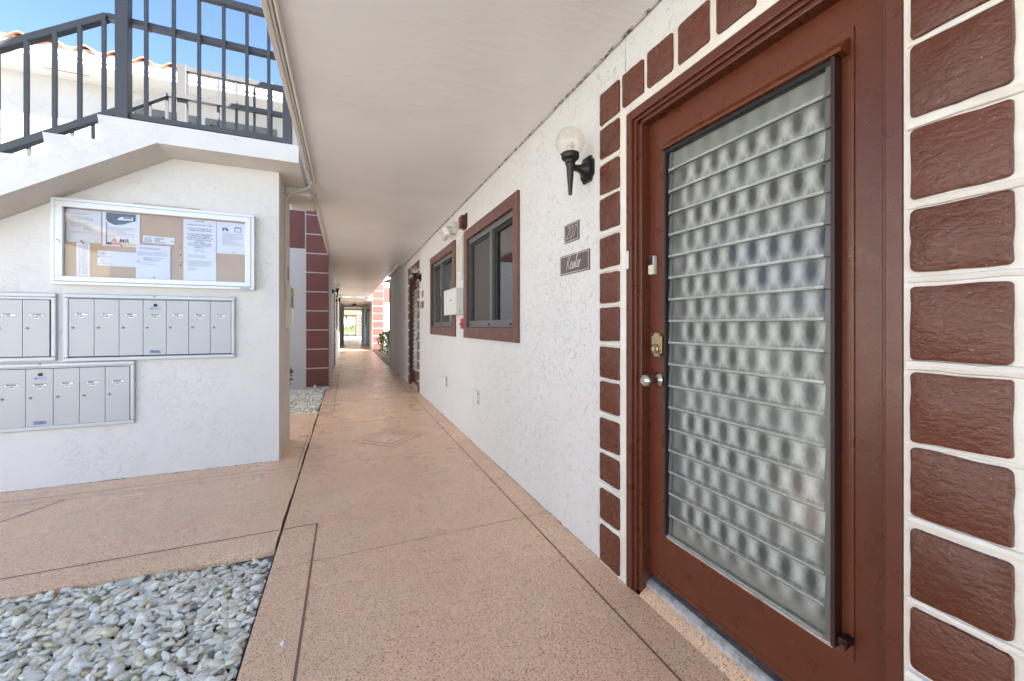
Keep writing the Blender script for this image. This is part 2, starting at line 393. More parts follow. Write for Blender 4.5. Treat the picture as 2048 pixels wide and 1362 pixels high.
def wm(o):
    m = o.matrix_basis.copy()
    p = o
    while p.parent:
        m = p.parent.matrix_basis @ p.matrix_parent_inverse @ m if False else (p.parent.matrix_basis @ (p.matrix_parent_inverse @ m)); p = p.parent
    return m
def tag(o, label=None, cat=None, group=None, kind=None):
    if label: o['label'] = label
    if cat: o['category'] = cat
    if group: o['group'] = group
    if kind: o['kind'] = kind
    return o
def thing(name, loc, label, cat, group=None):
    o = bpy.data.objects.new(name, None); COL.objects.link(o); o.location = loc; o.empty_display_size = .1
    return tag(o, label, cat, group)
def B(*a, **k): return MB().box(*a, **k)

def text_mesh(body, size, name, mat, parent, origin, right, up, nrm, shear=0.0, align='LEFT', depth=.0006, space=1.0, weight=0.0):
    cu = bpy.data.curves.new('t', 'FONT'); cu.body = body; cu.size = size; cu.shear = shear; cu.align_x = align; cu.space_line = space
    cu.resolution_u = 3; cu.offset = weight
    o = bpy.data.objects.new('t', cu); COL.objects.link(o); dg = bpy.context.evaluated_depsgraph_get(); dg.update()
    me = bpy.data.meshes.new_from_object(o.evaluated_get(dg)); bpy.data.objects.remove(o); bpy.data.curves.remove(cu)
    R, U, Nn, O = Vector(right), Vector(up), Vector(nrm), Vector(origin)
    for vv in me.vertices: vv.co = O + R * vv.co.x + U * vv.co.y + Nn * depth
    me.materials.clear(); me.materials.append(MATS[mat]); me.name = name
    return link(name, me, parent)
RW = dict(right=(0, -1, 0), up=(0, 0, 1), nrm=(-1, 0, 0))
MW = dict(right=(1, 0, 0), up=(0, 0, 1), nrm=(0, -1, 0))

def brick_mesh(u0, u1, z0, z1, x0, t, sgn, seed, axis='x', rad=.0095, jit=.0016, mat='brick_red'):
    """rounded brick lying on a wall plane; u runs along the wall; it stands t proud in direction sgn"""
    rnd = random.Random(seed); pts = []
    cu, cz = (u0 + u1) / 2, (z0 + z1) / 2; hu, hz = abs(u1 - u0) / 2, (z1 - z0) / 2; rad = min(rad, hu * .4, hz * .4)
    rr = [rad * rnd.uniform(.55, 1.35) for _ in range(4)]; sk = [rnd.uniform(-.003, .003) for _ in range(4)]
    for q, (su, sz) in enumerate(((1, 1), (-1, 1), (-1, -1), (1, -1))):
        r = rr[q]; c = (cu + su * (hu - r), cz + sz * (hz - r) + sk[q])
        a0 = (0, 90, 180, 270)[q]
        for k in range(5):
            a = math.radians(a0 + 22.5 * k); pts.append((c[0] + r * math.cos(a), c[1] + r * math.sin(a)))
        # wobble along the next side
        nq = (q + 1) % 4; ns = ((1, 1), (-1, 1), (-1, -1), (1, -1))[nq]
        c2 = (cu + ns[0] * (hu - rr[nq]), cz + ns[1] * (hz - rr[nq]) + sk[nq]); a = math.radians(a0 + 90)
        p, p2 = pts[-1], (c2[0] + rr[nq] * math.cos(a), c2[1] + rr[nq] * math.sin(a))
        for f in (.25, .5, .75):
            j = rnd.uniform(-jit, jit); pts.append((p[0] + (p2[0] - p[0]) * f + math.cos(a) * j, p[1] + (p2[1] - p[1]) * f + math.sin(a) * j))
    mb = MB(); n = len(pts); rings = ((1.0, 0), (1.0, t * .55), (.985, t * .9), (.95, t))
    for s_, h in rings:
        for (a, b) in pts:
            ua, zb = cu + (a - cu) * (s_ if s_ == 1 else 1 - (1 - s_) * .08 / hu * .9), cz + (b - cz) * (s_ if s_ == 1 else 1 - (1 - s_) * .08 / hz * .9)
            mb.v.append((x0 + sgn * h, ua, zb) if axis == 'x' else (ua, x0 + sgn * h, zb))
    for k in range(3):
        for j in range(n): mb.f.append([k * n + j, k * n + (j + 1) % n, (k + 1) * n + (j + 1) % n, (k + 1) * n + j])
    mb.f.append([3 * n + j for j in range(n)])
    return mb.mesh('brick', mat, True)

def holed_wall(mb, x, y0, y1, z0, z1, holes, depth, sgn, axis='x'):
    """front sheet of a wall with rectangular openings and their reveals"""
    P = (lambda a, b, d=0: (x + sgn * d, a, b)) if axis == 'x' else (lambda a, b, d=0: (a, x + sgn * d, b))
    ys = sorted({y0, y1} | {h[0] for h in holes} | {h[1] for h in holes}); zs = sorted({z0, z1} | {h[2] for h in holes} | {h[3] for h in holes})
    for a, b in zip(ys, ys[1:]):
        for c, d in zip(zs, zs[1:]):
            if any(h[0] <= a and b <= h[1] and h[2] <= c and d <= h[3] for h in holes): continue
            mb.quad(P(a, c), P(b, c), P(b, d), P(a, d))
    for h in holes:
        mb.quad(P(h[0], h[2]), P(h[0], h[3]), P(h[0], h[3], depth), P(h[0], h[2], depth))
        mb.quad(P(h[1], h[2]), P(h[1], h[3]), P(h[1], h[3], depth), P(h[1], h[2], depth))
        mb.quad(P(h[0], h[3]), P(h[1], h[3]), P(h[1], h[3], depth), P(h[0], h[3], depth))
        if h[2] > z0: mb.quad(P(h[0], h[2]), P(h[1], h[2]), P(h[1], h[2], depth), P(h[0], h[2], depth))
    return mb

# ================================================================ GROUND AND PATHS
g = B(-250, 250, -200, 400, -.6, -.14).obj('ground', 'grass'); tag(g, 'green lawn at the far end of the corridor', 'ground', kind='structure')
base = B(-.345, 1.5, -4, 62, -.14, -.014).obj('walkway', 'joint_dark'); tag(base, 'pinkish aggregate concrete walkway running down the covered corridor', 'walkway', kind='structure')
JN = [-3.75, -2.26, -.78, .71, 2.2, 3.68, 5.17, 6.67, 8.18, 9.68, 11.2, 12.7, 14.2, 15.7, 17.2, 18.7, 20.2, 22.4, 25, 28, 31.6, 36, 41, 47, 54, 62]
for a, b in zip(JN, JN[1:]):
    B(-.335, 1.49, a + (.0045 if a in (2.2, .71) else .005), b - (.0045 if b in (2.2, .71) else .003), -.02, 0.0, ch=.0015).obj('concrete_slab', 'aggregate_near', base)
def strip(parent, pts, w, z=.0008, mat='score_brown', name='score_line'):
    mb = MB()
    for (xa, ya), (xb, yb) in zip(pts, pts[1:]):
        d = Vector((xb - xa, yb - ya)).normalized(); n = Vector((-d.y, d.x)) * w / 2; e = d * w / 2
        mb.quad((xa - e.x + n.x, ya - e.y + n.y, z), (xa - e.x - n.x, ya - e.y - n.y, z), (xb + e.x - n.x, yb + e.y - n.y, z), (xb + e.x + n.x, yb + e.y + n.y, z)); z += .0001
    return mb.obj(name, mat, parent)
strip(base, [(1.024, -3.5), (1.024, 55)], .009)
strip(base, [(-.330, 2.607), (-.158, 2.607), (-.158, -3.5)], .010)
strip(base, [(-.330, 5.86), (-.156, 5.86), (-.156, 40)], .009)
cx, cy = .41, 4.315
for a, b in ((.353, .35), (.243, .235)):
    strip(base, [(cx - a, cy), (cx, cy + b), (cx + a, cy), (cx, cy - b), (cx - a, cy)], .009)
# dark joint, slightly uneven
side = B(-6.2, -.345, 2.425, 5.905, -.14, -.02).obj('side_landing', 'slab_edge'); tag(side, 'pink aggregate concrete landing in front of the mailbox wall', 'landing', kind='structure')
mb = MB(); ys = np.linspace(2.42, 5.905, 46)
R_ = [(-.3495 - .003 * math.sin(y * 5) - .002 * math.sin(y * 23 + 1), y) for y in ys]
R_ = [(x, y) for x, y in R_]
poly = R_ + [(-6.2, 5.905), (-6.2, 2.42)]
bm = bmesh.new(); vs = [bm.verts.new((x, y, 0.0)) for x, y in poly]; f = bm.faces.new(vs)
r = bmesh.ops.extrude_face_region(bm, geom=[f])
for e_ in r['geom']:
    if isinstance(e_, bmesh.types.BMVert): e_.co.z = -.045
mb.add_bm(bm); mb.obj('concrete_slab', 'aggregate_side', side)
strip(side, [(-6.0, 2.607), (-.362, 2.607)], .009)
strip(side, [(-6.0, 3.725), (-.375, 3.725), (-.375, 4.75), (-.53, 4.75)], .006)
strip(side, [(-6.0, 3.63), (-.365, 3.63)], .004)
strip(side, [(-1.755, 3.62), (-2.35, 2.62)], .012)

# ---------------------------------------------------------------- gravel beds
def pebble_bed(name, x0, x1, y0, y1, hfun, pitch, size, seed, label, layers=2, sub=2):
    rnd = random.Random(seed); variants = []
    for k in range(12):
        bm = bmesh.new(); bmesh.ops.create_icosphere(bm, subdivisions=sub, radius=1)
        off = Vector((k * 7.3, k * 3.1, 0))
        pl = [Vector((rnd.gauss(0, 1), rnd.gauss(0, 1), rnd.gauss(0, 1))).normalized() for _ in range(5)]; pd = [rnd.uniform(.55, .85) for _ in pl]
        for vv in bm.verts:
            d = vv.co.normalized(); r = 1 + .30 * mnoise.noise(d * 1.3 + off)
            q = d * r
            for p_, dd in zip(pl, pd):
                ex = q.dot(p_) - dd
                if ex > 0: q -= p_ * ex * .6
            vv.co = q
        V = np.array([vv.co[:] for vv in bm.verts]); bm.verts.ensure_lookup_table(); F = np.array([[q.index for q in ff.verts] for ff in bm.faces]); bm.free(); variants.append((V, F))
    VV, FF, CC = [], [], []; nv = 0
    pal = [((.90, .88, .83), 40), ((.80, .785, .75), 22), ((.93, .92, .88), 26), ((.80, .73, .58), 14), ((.52, .51, .49), 5), ((.27, .26, .24), 2), ((.55, .42, .28), 2.2), ((.50, .22, .08), .5), ((.16, .05, .04), .4), ((.36, .35, .25), 3)]
    tot = sum(p for _, p in pal)
    for L in range(layers):
        y = y0
        row = 0
        while y < y1:
            x = x0 + (row % 2) * pitch / 2
            while x < x1:
                px, py = x + rnd.uniform(-.4, .4) * pitch, y + rnd.uniform(-.4, .4) * pitch
                if L and rnd.random() < .35: x += pitch; continue
                s = size * math.exp(rnd.gauss(0, .33)); s = min(s, size * 1.75)
                S = np.array([s * rnd.uniform(1.0, 1.5), s * rnd.uniform(.65, .95), s * rnd.uniform(.38, .62)])
                mrg = s * .8
                if not (x0 + mrg < px < x1 - mrg and y0 + mrg < py < y1 - mrg): x += pitch; continue
                V, F = rnd.choice(variants)
                E = Euler((rnd.gauss(0, .33), rnd.gauss(0, .33), rnd.uniform(0, 6.283))).to_matrix(); E = np.array(E)
                W = (V * S) @ E.T
                W = W + np.array([px, py, hfun(px, py) - (.012 if L == 0 else -.004) + rnd.uniform(-.004, .005)])
                W[:, 0] = np.clip(W[:, 0], x0, x1); W[:, 1] = np.clip(W[:, 1], y0, y1)
                VV.append(W); FF.append(F + nv); nv += len(V)
                q = rnd.uniform(0, tot)
                for c_, p_ in pal:
                    q -= p_
                    if q <= 0: break
                j = rnd.uniform(.86, 1.08); CC.append(np.tile(np.array([c_[0] * j, c_[1] * j, c_[2] * j * rnd.uniform(.88, .97), 1.0]), (len(V), 1)))
                x += pitch
            y += pitch * .9; row += 1
    V = np.concatenate(VV); F = np.concatenate(FF); C = np.concatenate(CC)
    me = bpy.data.meshes.new(name); me.vertices.add(len(V)); me.vertices.foreach_set('co', V.ravel().astype(np.float32))
    me.loops.add(F.size); me.loops.foreach_set('vertex_index', F.ravel().astype(np.int32)); me.polygons.add(len(F))
    me.polygons.foreach_set('loop_start', np.arange(0, F.size, 3, dtype=np.int32)); me.update(calc_edges=True)
    ca = me.color_attributes.new('Col', 'FLOAT_COLOR', 'POINT'); ca.data.foreach_set('color', C.ravel().astype(np.float32))
    me.polygons.foreach_set('use_smooth', [True] * len(F)); 
    try: me.set_sharp_from_angle(angle=math.radians(34))
    except Exception: pass
    me.materials.append(MATS['pebble']); o = link(name, me); tag(o, label, 'gravel', kind='stuff'); return o
def h1(x, y):
    k = max(0, 1 - math.hypot((x + .36) / .75, (y - 2.42) / .28)); return -.012 - .045 * k - .012 * max(0, (x + .75) / .4) + .006 * mnoise.noise(Vector((x * 4, y * 4, 0)))
pebble_bed('gravel', -3.0, -.338, .35, 2.424, h1, .0225, .0148, 3, 'bed of white and grey river pebbles in front of the pink landing', 2)
pebble_bed('gravel', -1.9, -.338, 5.91, 8.16, lambda x, y: -.01 + .012 * mnoise.noise(Vector((x * 3, y * 3, 0))), .030, .0175, 5, 'small bed of white pebbles at the foot of the red quoin pillar', 2, 1)
bs = B(-6, -.345, -.5, 2.43, -.13, -.05).obj('gravel_bed_soil', 'soil_grey'); tag(bs, 'dark soil under the near pebbles', 'soil', kind='structure')
bs = B(-12, -.345, 5.905, 8.17, -.13, -.045).obj('gravel_bed_soil', 'soil_dark'); tag(bs, 'dark soil under the far pebbles', 'soil', kind='structure')
bs = B(1.5, 14, 11.8, 19.8, -.13, -.03).obj('garden_soil', 'mulch'); tag(bs, 'brown mulch of the garden bed', 'soil', kind='structure')
bs = B(1.13, 1.5, 12.0, 19.7, .0, .012).obj('garden_edge', 'mulch'); tag(bs, 'brown mulch spilling over the edge of the walkway', 'soil', kind='structure')
# a loose pebble on the walkway and a white chip at the wall
bm = bmesh.new(); bmesh.ops.create_icosphere(bm, subdivisions=2, radius=.0105)
for vv in bm.verts: vv.co = Vector((vv.co.x * .9, vv.co.y * 1.15, vv.co.z * .75)) * (1 + .3 * mnoise.noise(vv.co * 90)) + Vector((-.215, 1.665, .007))
mb = MB(); mb.add_bm(bm); o = mb.obj('loose_pebble', 'paper', smooth=True); tag(o, 'single white pebble lying on the pink walkway', 'pebble')
o = B(-.712, -.672, 3.79, 3.815, .0, .004, ch=.0015).obj('paint_chip', 'white_plastic'); tag(o, 'small flat white chip lying at the foot of the mailbox wall', 'chip')

# ================================================================ RIGHT BUILDING
XW = 1.18; CZ = 2.505
R1 = thing('apartment_building', (XW, 5, 0), 'white stucco apartment building with red brown door and windows on the right of the walkway', 'building')
DOOR_H = 2.135
def mir(d, t): return t if d > 0 else 8.54 - t          # unit 2 is the mirror image of unit 1
BR_ROWS = [(.012, .192), (.224, .374), (.412, .547), (.574, .727), (.757, .905), (.922, 1.075), (1.107, 1.27), (1.293, 1.438), (1.463, 1.615), (1.645, 1.803), (1.823, 1.968), (2.0, 2.146), (2.171, 2.326)]
BR_TOP = [(1.324, 1.461), (1.162, 1.300), (.995, 1.133), (.826, .965), (.657, .797), (.487, .628)]
def wall_and_mortar(parent, f, x, sgn, fine):
    """brick surround; f maps the unit's own coordinate to the world coordinate along the wall"""
    mo = MB()
    def bx(a, b, z0, z1): mo.box(x, x + sgn * .006, min(f(a), f(b)), max(f(a), f(b)), z0, z1, ch=.002)
    bx(.300, .478, 0.0, 2.335); bx(1.442, 1.640, 0.0, 2.335); bx(.478, 1.442, 2.138, 2.335)
    if fine:   # raised rounded mortar beads between the bricks
        for (a0, a1) in ((.303, .470), (1.478, 1.640)):
            for (z0, z1), (z2, z3) in zip(BR_ROWS, BR_ROWS[1:]):
                zc = (z1 + z2) / 2; h = max(.006, (z2 - z1) * .5 - .002)
                rr = random.Random(int(zc * 1000)); pts = [(x + sgn * .004, f(a0 + (a1 - a0) * k / 6), zc + rr.uniform(-.0015, .0015)) for k in range(7)]
                mo.tube(pts, [h * rr.uniform(.8, 1.0) for _ in pts], 8)
    s = mo.obj('mortar', 'mortar', parent, True)
    k = 0
    for (z0, z1) in BR_ROWS:
        for (a, b) in ((.316, .464), (1.485, 1.634)):
            k += 1; dz = random.Random(k).uniform(-.003, .003)
            link('brick', brick_mesh(min(f(a), f(b)), max(f(a), f(b)), max(.004, z0 + dz), z1 + dz, x + sgn * .003, .013, sgn, k + int(a * 100)), parent)
    for (a, b) in BR_TOP:
        k += 1
        link('brick', brick_mesh(min(f(a), f(b)), max(f(a), f(b)), 2.174, 2.324, x + sgn * .003, .013, sgn, k + int(a * 100)), parent)
def make_door(parent, f, x, sgn, fine=True, label=None):
    """sgn: -1 when the wall faces -x. leaf recessed behind the frame"""
    i = -sgn   # direction into the wall
    fr = MB()
    def bx(mbx, d0, d1, a, b, z0, z1, ch=0.0): mbx.box(x + i * d0, x + i * d1, min(f(a), f(b)), max(f(a), f(b)), z0, z1, ch=ch)
    # frame: casing, step and jamb
    bx(fr, -.008, .055, 1.405, 1.441, .0, 2.135, .003); bx(fr, -.008, .055, .479, .512, .0, 2.135, .003); bx(fr, -.008, .055, .512, 1.405, 2.098, 2.135, .003)
    bx(fr, .004, .09, 1.388, 1.405, .0, 2.098, .003); bx(fr, .004, .09, .512, .522, .0, 2.098, .003); bx(fr, .004, .09, .522, 1.388, 2.083, 2.098, .003)
    bx(fr, .016, .09, 1.366, 1.388, .0, 2.083, .003); bx(fr, .016, .09, .522, 1.388, 2.066, 2.083, .003)
    fr.obj('door_frame', 'frame_red', parent)
    d = MB(); bx(d, .060, .10, .520, 1.366, .088, 2.066, .002)
    door = d.obj('door', 'door_red', parent)
    if label: door['label'] = label
    fl = MB(); bx(fl, .0555, .0605, .603, 1.262, .290, 1.972, .001); fl.obj('panel_border', 'door_red', door)
    jf = MB(); bx(jf, .022, .056, .630, .640, .318, 1.906, .001); jf.obj('frame_edge', 'door_dark', door)
    jf = MB(); bx(jf, .025, .056, 1.236, 1.243, .322, 1.9, .001); jf.obj('frame_edge', 'window_black', door)
    jf = MB(); bx(jf, .030, .056, .640, 1.236, .308, .320, .001); jf.obj('frame_edge', 'threshold_alu', door)
    # sloping drip cap
    dc = MB(); poly = [(x + i * .0555, 1.950), (x + i * .015, 1.912), (x + i * .015, 1.902), (x + i * .0555, 1.902)]
    dc.prism(poly, 'y', min(f(.612), f(1.250)), max(f(.612), f(1.250))); dc.obj('drip_cap', 'door_red', door)
    hd = MB(); bx(hd, .030, .055, .640, 1.236, 1.888, 1.9015); hd.obj('frame_edge', 'window_black', door)
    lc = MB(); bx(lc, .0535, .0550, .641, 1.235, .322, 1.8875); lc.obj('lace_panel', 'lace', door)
    if fine:
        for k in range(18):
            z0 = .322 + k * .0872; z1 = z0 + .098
            if z1 > 1.89: z1 = 1.889
            mb = MB(); ya, yb = min(f(.658), f(1.219)), max(f(.658), f(1.219))
            poly = [(x + i * .026, z0), (x + i * .031, z0 + .001), (x + i * .047, z1), (x + i * .042, z1)]
            mb.prism(poly, 'y', ya, yb); sl_ = mb.obj('glass_slat', 'louver_glass', door)
            mb = MB(); mb.box(x + i * .0246, x + i * .0258, ya, yb, z0 + .0005, z0 + .0088); mb.obj('slat_lip', 'glass_lip', door)
            mb = MB(); mb.box(x + i * .0246, x + i * .032, ya, yb, z0 - .0014, z0 + .0002); mb.obj('slat_shadow', 'window_alu', door)  # dark strip painted in as the shadow gap under each slat
            for a, b in ((.641, .657), (1.220, 1.234)):
                fr_ = 0 if a < 1 else .012; mb = MB(); poly = [(x + i * (.0255 + fr_), z0 + .000), (x + i * (.040 + fr_ * .5), z0 + .001), (x + i * .050, z0 + .086), (x + i * (.0335 + fr_), z0 + .086)]
                mb.prism(poly, 'y', min(f(a), f(b)), max(f(a), f(b))); mb.obj('slat_clip', 'window_alu', door)
        mb = MB(); bx(mb, .02, .055, .600, .622, .338, .356, .003); mb.tube([(x + i * .03, f(.612), .346), (x + i * .012, f(.606), .350), (x + i * .008, f(.596), .344)], .005, 8); mb.obj('crank', 'door_dark', door)
    else:
        for k in range(0, 18):
            z0 = .322 + k * .0872
            mb = MB(); bx(mb, .026, .032, .656, 1.22, z0, z0 + .085); mb.obj('glass_slat', 'louver_glass', door)
    # hardware
    nx = (sgn, 0, 0)
    mb = MB(); mb.lathe([(.034, 0), (.0335, .004), (.030, .009), (.023, .016), (.018, .026), (.016, .036), (.0185, .045), (.0245, .054), (.0275, .064), (.0270, .074), (.022, .083), (.014, .087), (.0135, .0885), (.010, .0885), (.0095, .087), (.0, .087)], (x + i * .0602, f(1.311), .947), nx, 28)
    mb.obj('knob', 'steel_satin', door, True)
    if fine:
        mb = MB(); yc, zc = f(1.307), 1.098
        pl = [(-.030, -.036), (-.022, -.036), (-.015, -.050), (.015, -.050), (.022, -.036), (.030, -.036), (.030, .036), (.022, .036), (.015, .050), (-.015, .050), (-.022, .036), (-.030, .036)]
        mb.prism([(yc + a, zc + b) for a, b in pl], 'x', x + i * .0602, x + i * .046); mb.prism([(yc + a * .86, zc + b * .9) for a, b in pl], 'x', x + i * .0459, x + i * .042)
        mb.lathe([(.0205, 0), (.0195, .009), (.0165, .012), (.0155, .010), (.0115, .010), (.011, .016), (0, .016)], (x + i * .042, yc, zc - .018), nx, 24)
        for q in range(3):
            for r in range(3): mb.box(x + i * .042, x + i * .0395, yc - .016 + q * .012, yc - .008 + q * .012, zc + .010 + r * .009, zc + .016 + r * .009)
        mb.obj('deadbolt', 'brass_old', door, True)
        mb = B(x + i * .0602, x + i * .040, f(1.352), f(1.320), 1.402, 1.482, ch=.004); mb.obj('doorbell', 'cream_plastic_pale', door)
        B(x + i * .0399, x + i * .0385, f(1.350), f(1.324), 1.443, 1.480, ch=.0006).obj('doorbell_button', 'black_metal', door)
        B(x + i * .0399, x + i * .0385, f(1.350), f(1.324), 1.405, 1.441, ch=.0006).obj('doorbell_button', 'cream_plastic', door)
        mb = MB(); pl = [(-.009, -.038), (.009, -.038), (.009, .038), (-.009, .038)]; mb.box(x + sgn * .0082, x + sgn * .0105, f(1.436), f(1.422), 1.436, 1.516, ch=.0010); mb.obj('strike_plate', 'white_plastic', parent)
    # sill step and metal threshold
    mb = MB(); ya, yb = min(f(.522), f(1.366)), max(f(.522), f(1.366))
    mb.prism([(x - i * .0, 0.0), (x + i * .03, .018), (x + i * .055, .030), (x + i * .10, .030), (x + i * .10, -.01), (x, -.01)], 'y', ya, yb); mb.obj('door_sill', 'aggregate_near', parent)
    mb = MB(); mb.prism([(x + i * .040, .0295), (x + i * .043, .046), (x + i * .052, .053), (x + i * .064, .060), (x + i * .095, .062), (x + i * .095, .0295)], 'y', ya + .001, yb - .001); mb.obj('threshold', 'threshold_alu', parent, False)
    B(x + i * .0585, x + i * .0601, f(.525), f(1.362), .090, .110, ch=.0005).obj('door_sweep', 'door_red', door)

def make_window(parent, f, x, sgn, kind, fine=True):
    """own coordinates: near jamb 2.639, far jamb 4.079"""
    i = -sgn; y = f
    def bx(mbx, d0, d1, a, b, z0, z1, ch=0.0): mbx.box(x + i * d0, x + i * d1, min(f(a), f(b)), max(f(a), f(b)), z0, z1, ch=ch)
    w = MB(); o0, o1, p0, p1 = 2.639, 4.079, 2.732, 3.965; zt, zb, it, ib = 2.178, 1.051, 2.076, 1.160
    bx(w, -.022, .004, o0, p0, zb, zt, .004); bx(w, -.022, .004, p1, o1, zb, zt, .004)
    w = MB(); bx(w, -.022, .004, o0, p0, zb, zt, .004); win = w.obj('window', 'trim_red', parent)
    w = MB(); bx(w, -.022, .004, p1, o1, zb, zt, .004); w.obj('casing', 'trim_red', win)
    t = MB(); bx(t, -.0215, .004, p0, p1, it, zt - .0005, .004); t.obj('casing', 'trim_red', win); t = MB(); bx(t, -.0215, .004, p0, p1, zb + .0005, ib, .004); t.obj('casing', 'trim_red', win)
    rv = MB(); bx(rv, .004, .10, p0 - .012, p0, ib - .012, it + .012); bx(rv, .004, .10, p1, p1 + .012, ib - .012, it + .012); bx(rv, .004, .10, p0, p1, it, it + .012); bx(rv, .004, .10, p0, p1, ib - .012, ib); rv.obj('reveal', 'door_dark', win)
    fr = MB(); bx(fr, .006, .07, p0, p0 + .018, ib, it); bx(fr, .006, .07, p1 - .018, p1, ib, it); bx(fr, .008, .07, p0 + .018, p1 - .018, it - .050, it, .003); bx(fr, .006, .07, p0 + .018, p1 - .018, ib, ib + .068, .003)
    bx(fr, .001, .012, p0 + .018, p1 - .018, ib + .004, ib + .058, .003)
    fr.obj('sash_frame', 'window_alu', win)
    ym = 3.285
    ml = MB(); bx(ml, .002, .062, ym - .028, ym + .022, ib + .068, it - .048, .003); ml.obj('mullion', 'window_alu', win)
    dk = MB(); bx(dk, .03, .062, ym - .085, ym - .028, ib + .068, it - .05); bx(dk, .03, .062, p1 - .075, p1 - .018, ib + .068, it - .05); bx(dk, .03, .062, ym + .022, p1 - .075, it - .075, it - .05); bx(dk, .031, .0621, p0 + .018, ym - .085, it - .082, it - .05); dk.obj('track', 'window_black', win)
    bl = MB()
    bx(bl, .050, .060, ym + .022, ym + .03, ib + .068, it - .05)
    if kind == 'screen':
        sc = MB(); bx(sc, .040, .042, ym + .022, p1 - .075, ib + .068, it - .075); sc.obj('screen', 'screen_mesh', win)
    else:
        sc = MB(); bx(sc, .058, .062, ym + .022, p1 - .075, ib + .068, it - .075); sc.obj('pane', 'pane_glass', win)
    gp = MB(); bx(gp, .045, .049, p0 + .018, ym - .085, ib + .068, it - .082); gp.obj('pane', 'pane_glass', win)
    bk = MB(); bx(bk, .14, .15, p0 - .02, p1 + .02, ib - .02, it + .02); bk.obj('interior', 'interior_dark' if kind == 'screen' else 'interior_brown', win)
    if kind != 'screen' and fine:
        rnd = random.Random(4)
        for k in range(24):
            yy = p0 + .03 + k * .049
            if yy > p1 - .1: break
            mb = MB(); mb.quad((x + i * .064, f(yy), ib + .03), (x + i * .080, f(yy + .046), ib + .03), (x + i * .080, f(yy + .046), it - .03), (x + i * .064, f(yy), it - .03)); mb.obj('blind_slat', 'curtain_white', win)
    if fine:
        for yy in (p0 + .06, ym + .01, p1 - .10):
            B(x + i * -.0015, x + i * .0008, f(yy), f(yy + .055), ib + .022, ib + .04).obj('weep_cover', 'window_black', win)
mm_ = N('screen_mesh', (.045, .042, .04), .55)

wallm = MB()
holes = [(.478, 1.442, 0.0, 2.136), (2.715, 3.982, 1.142, 2.094), (8.54 - 3.982, 8.54 - 2.715, 1.142, 2.094), (8.54 - 1.442, 8.54 - .478, 0.0, 2.136)]
holed_wall(wallm, XW, -5.0, 8.80, -.02, CZ + .02, holes, .18, 1)
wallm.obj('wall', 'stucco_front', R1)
wallm = MB(); holed_wall(wallm, XW, 8.80, 11.8, -.02, 2.66, [], .1, 1); wallm.obj('wall', 'stucco_old', R1)
B(XW + .12, 7.0, 11.62, 11.8, -.02, 4.93).obj('wall', 'stucco_plain', R1)
B(XW + .001, XW + .12, 11.69, 11.8, -.02, 2.5).obj('wall', 'stucco_old', R1)
B(6.8, 7.0, -5, 11.6, -.02, 4.93).obj('wall', 'stucco_plain', R1)
B(XW + .19, 6.8, -5, -4.8, -.02, 4.93).obj('wall', 'stucco_plain', R1)
B(XW, XW + .15, -5.0, 11.79, 2.67, 4.93).obj('wall', 'stucco_plain', R1)
f1 = lambda t: t; f2 = lambda t: 8.54 - t
for f, lab in ((f1, 'red brown door with a tall jalousie of frosted louvers, nearest to the camera'), (f2, 'red brown jalousie door further along the right wall')):
    wall_and_mortar(R1, f, XW, -1, True); make_door(R1, f, XW, -1, True, lab)
make_window(R1, f1, XW, -1, 'screen'); make_window(R1, f2, XW, -1, 'blind')
# ceiling slab of the covered walkway
ce = MB(); ce.box(-.315, 1.02, -5, 19.7, CZ, 2.66); ce.obj('ceiling_slab', 'ceiling_paint', R1)
ce = MB(); ce.box(1.0201, 1.35, -5, 8.85, CZ + .0004, 2.66); ce.obj('ceiling_slab', 'ceiling_paint', R1)
# drip strip and step under the slab edge
B(-.318, -.292, -5, 4.42, CZ - .022, CZ - .0005, ch=.004).obj('drip_edge', 'stucco_side', R1)
B(-.319, -.275, 4.42, 8.16, CZ - .010, CZ - .0005, ch=.004).obj('drip_edge', 'stucco_side', R1)
mb = MB(); mb.tube([(1.17, .9, CZ - .001), (1.176, 3, CZ - .004), (1.17, 6, CZ - .001), (1.176, 8.8, CZ - .003)], .007, 6); mb.obj('ceiling_joint', 'joint_grime', R1, True)
rj = random.Random(2); mb = MB(); mb.tube([(XW - .001, yy, .001) for yy in np.linspace(1.65, 6.90, 60)], [rj.uniform(.0015, .0055) for _ in range(60)], 6); mb.obj('base_joint', 'joint_grime', R1, True)
B(XW - .0012, XW + .001, 1.452, 1.4545, 2.336, 2.50).obj('wall_joint', 'joint_grime', R1)
# white slot cover and floodlight wedge
B(1.085, 1.165, 8.9, 11.6, 2.545, 2.62, ch=.01).obj('gutter', 'gutter_white', R1)
# unseen upper roof over the second floor walkway; edges shaped to steer sunlight
rf = MB(); rf.box(-.45, 7.4, -5.4, 2.45, 4.93, 5.12); rf.obj('roof', 'soffit', R1)
rf = MB(); rf.box(.30, 7.4, 2.451, 14.2, 4.93, 5.12); rf.obj('roof', 'soffit', R1)
B(1.15, 1.19, 11.74, 11.83, 0, 2.52, ch=.005).obj('corner_bead', 'stucco_side', R1)

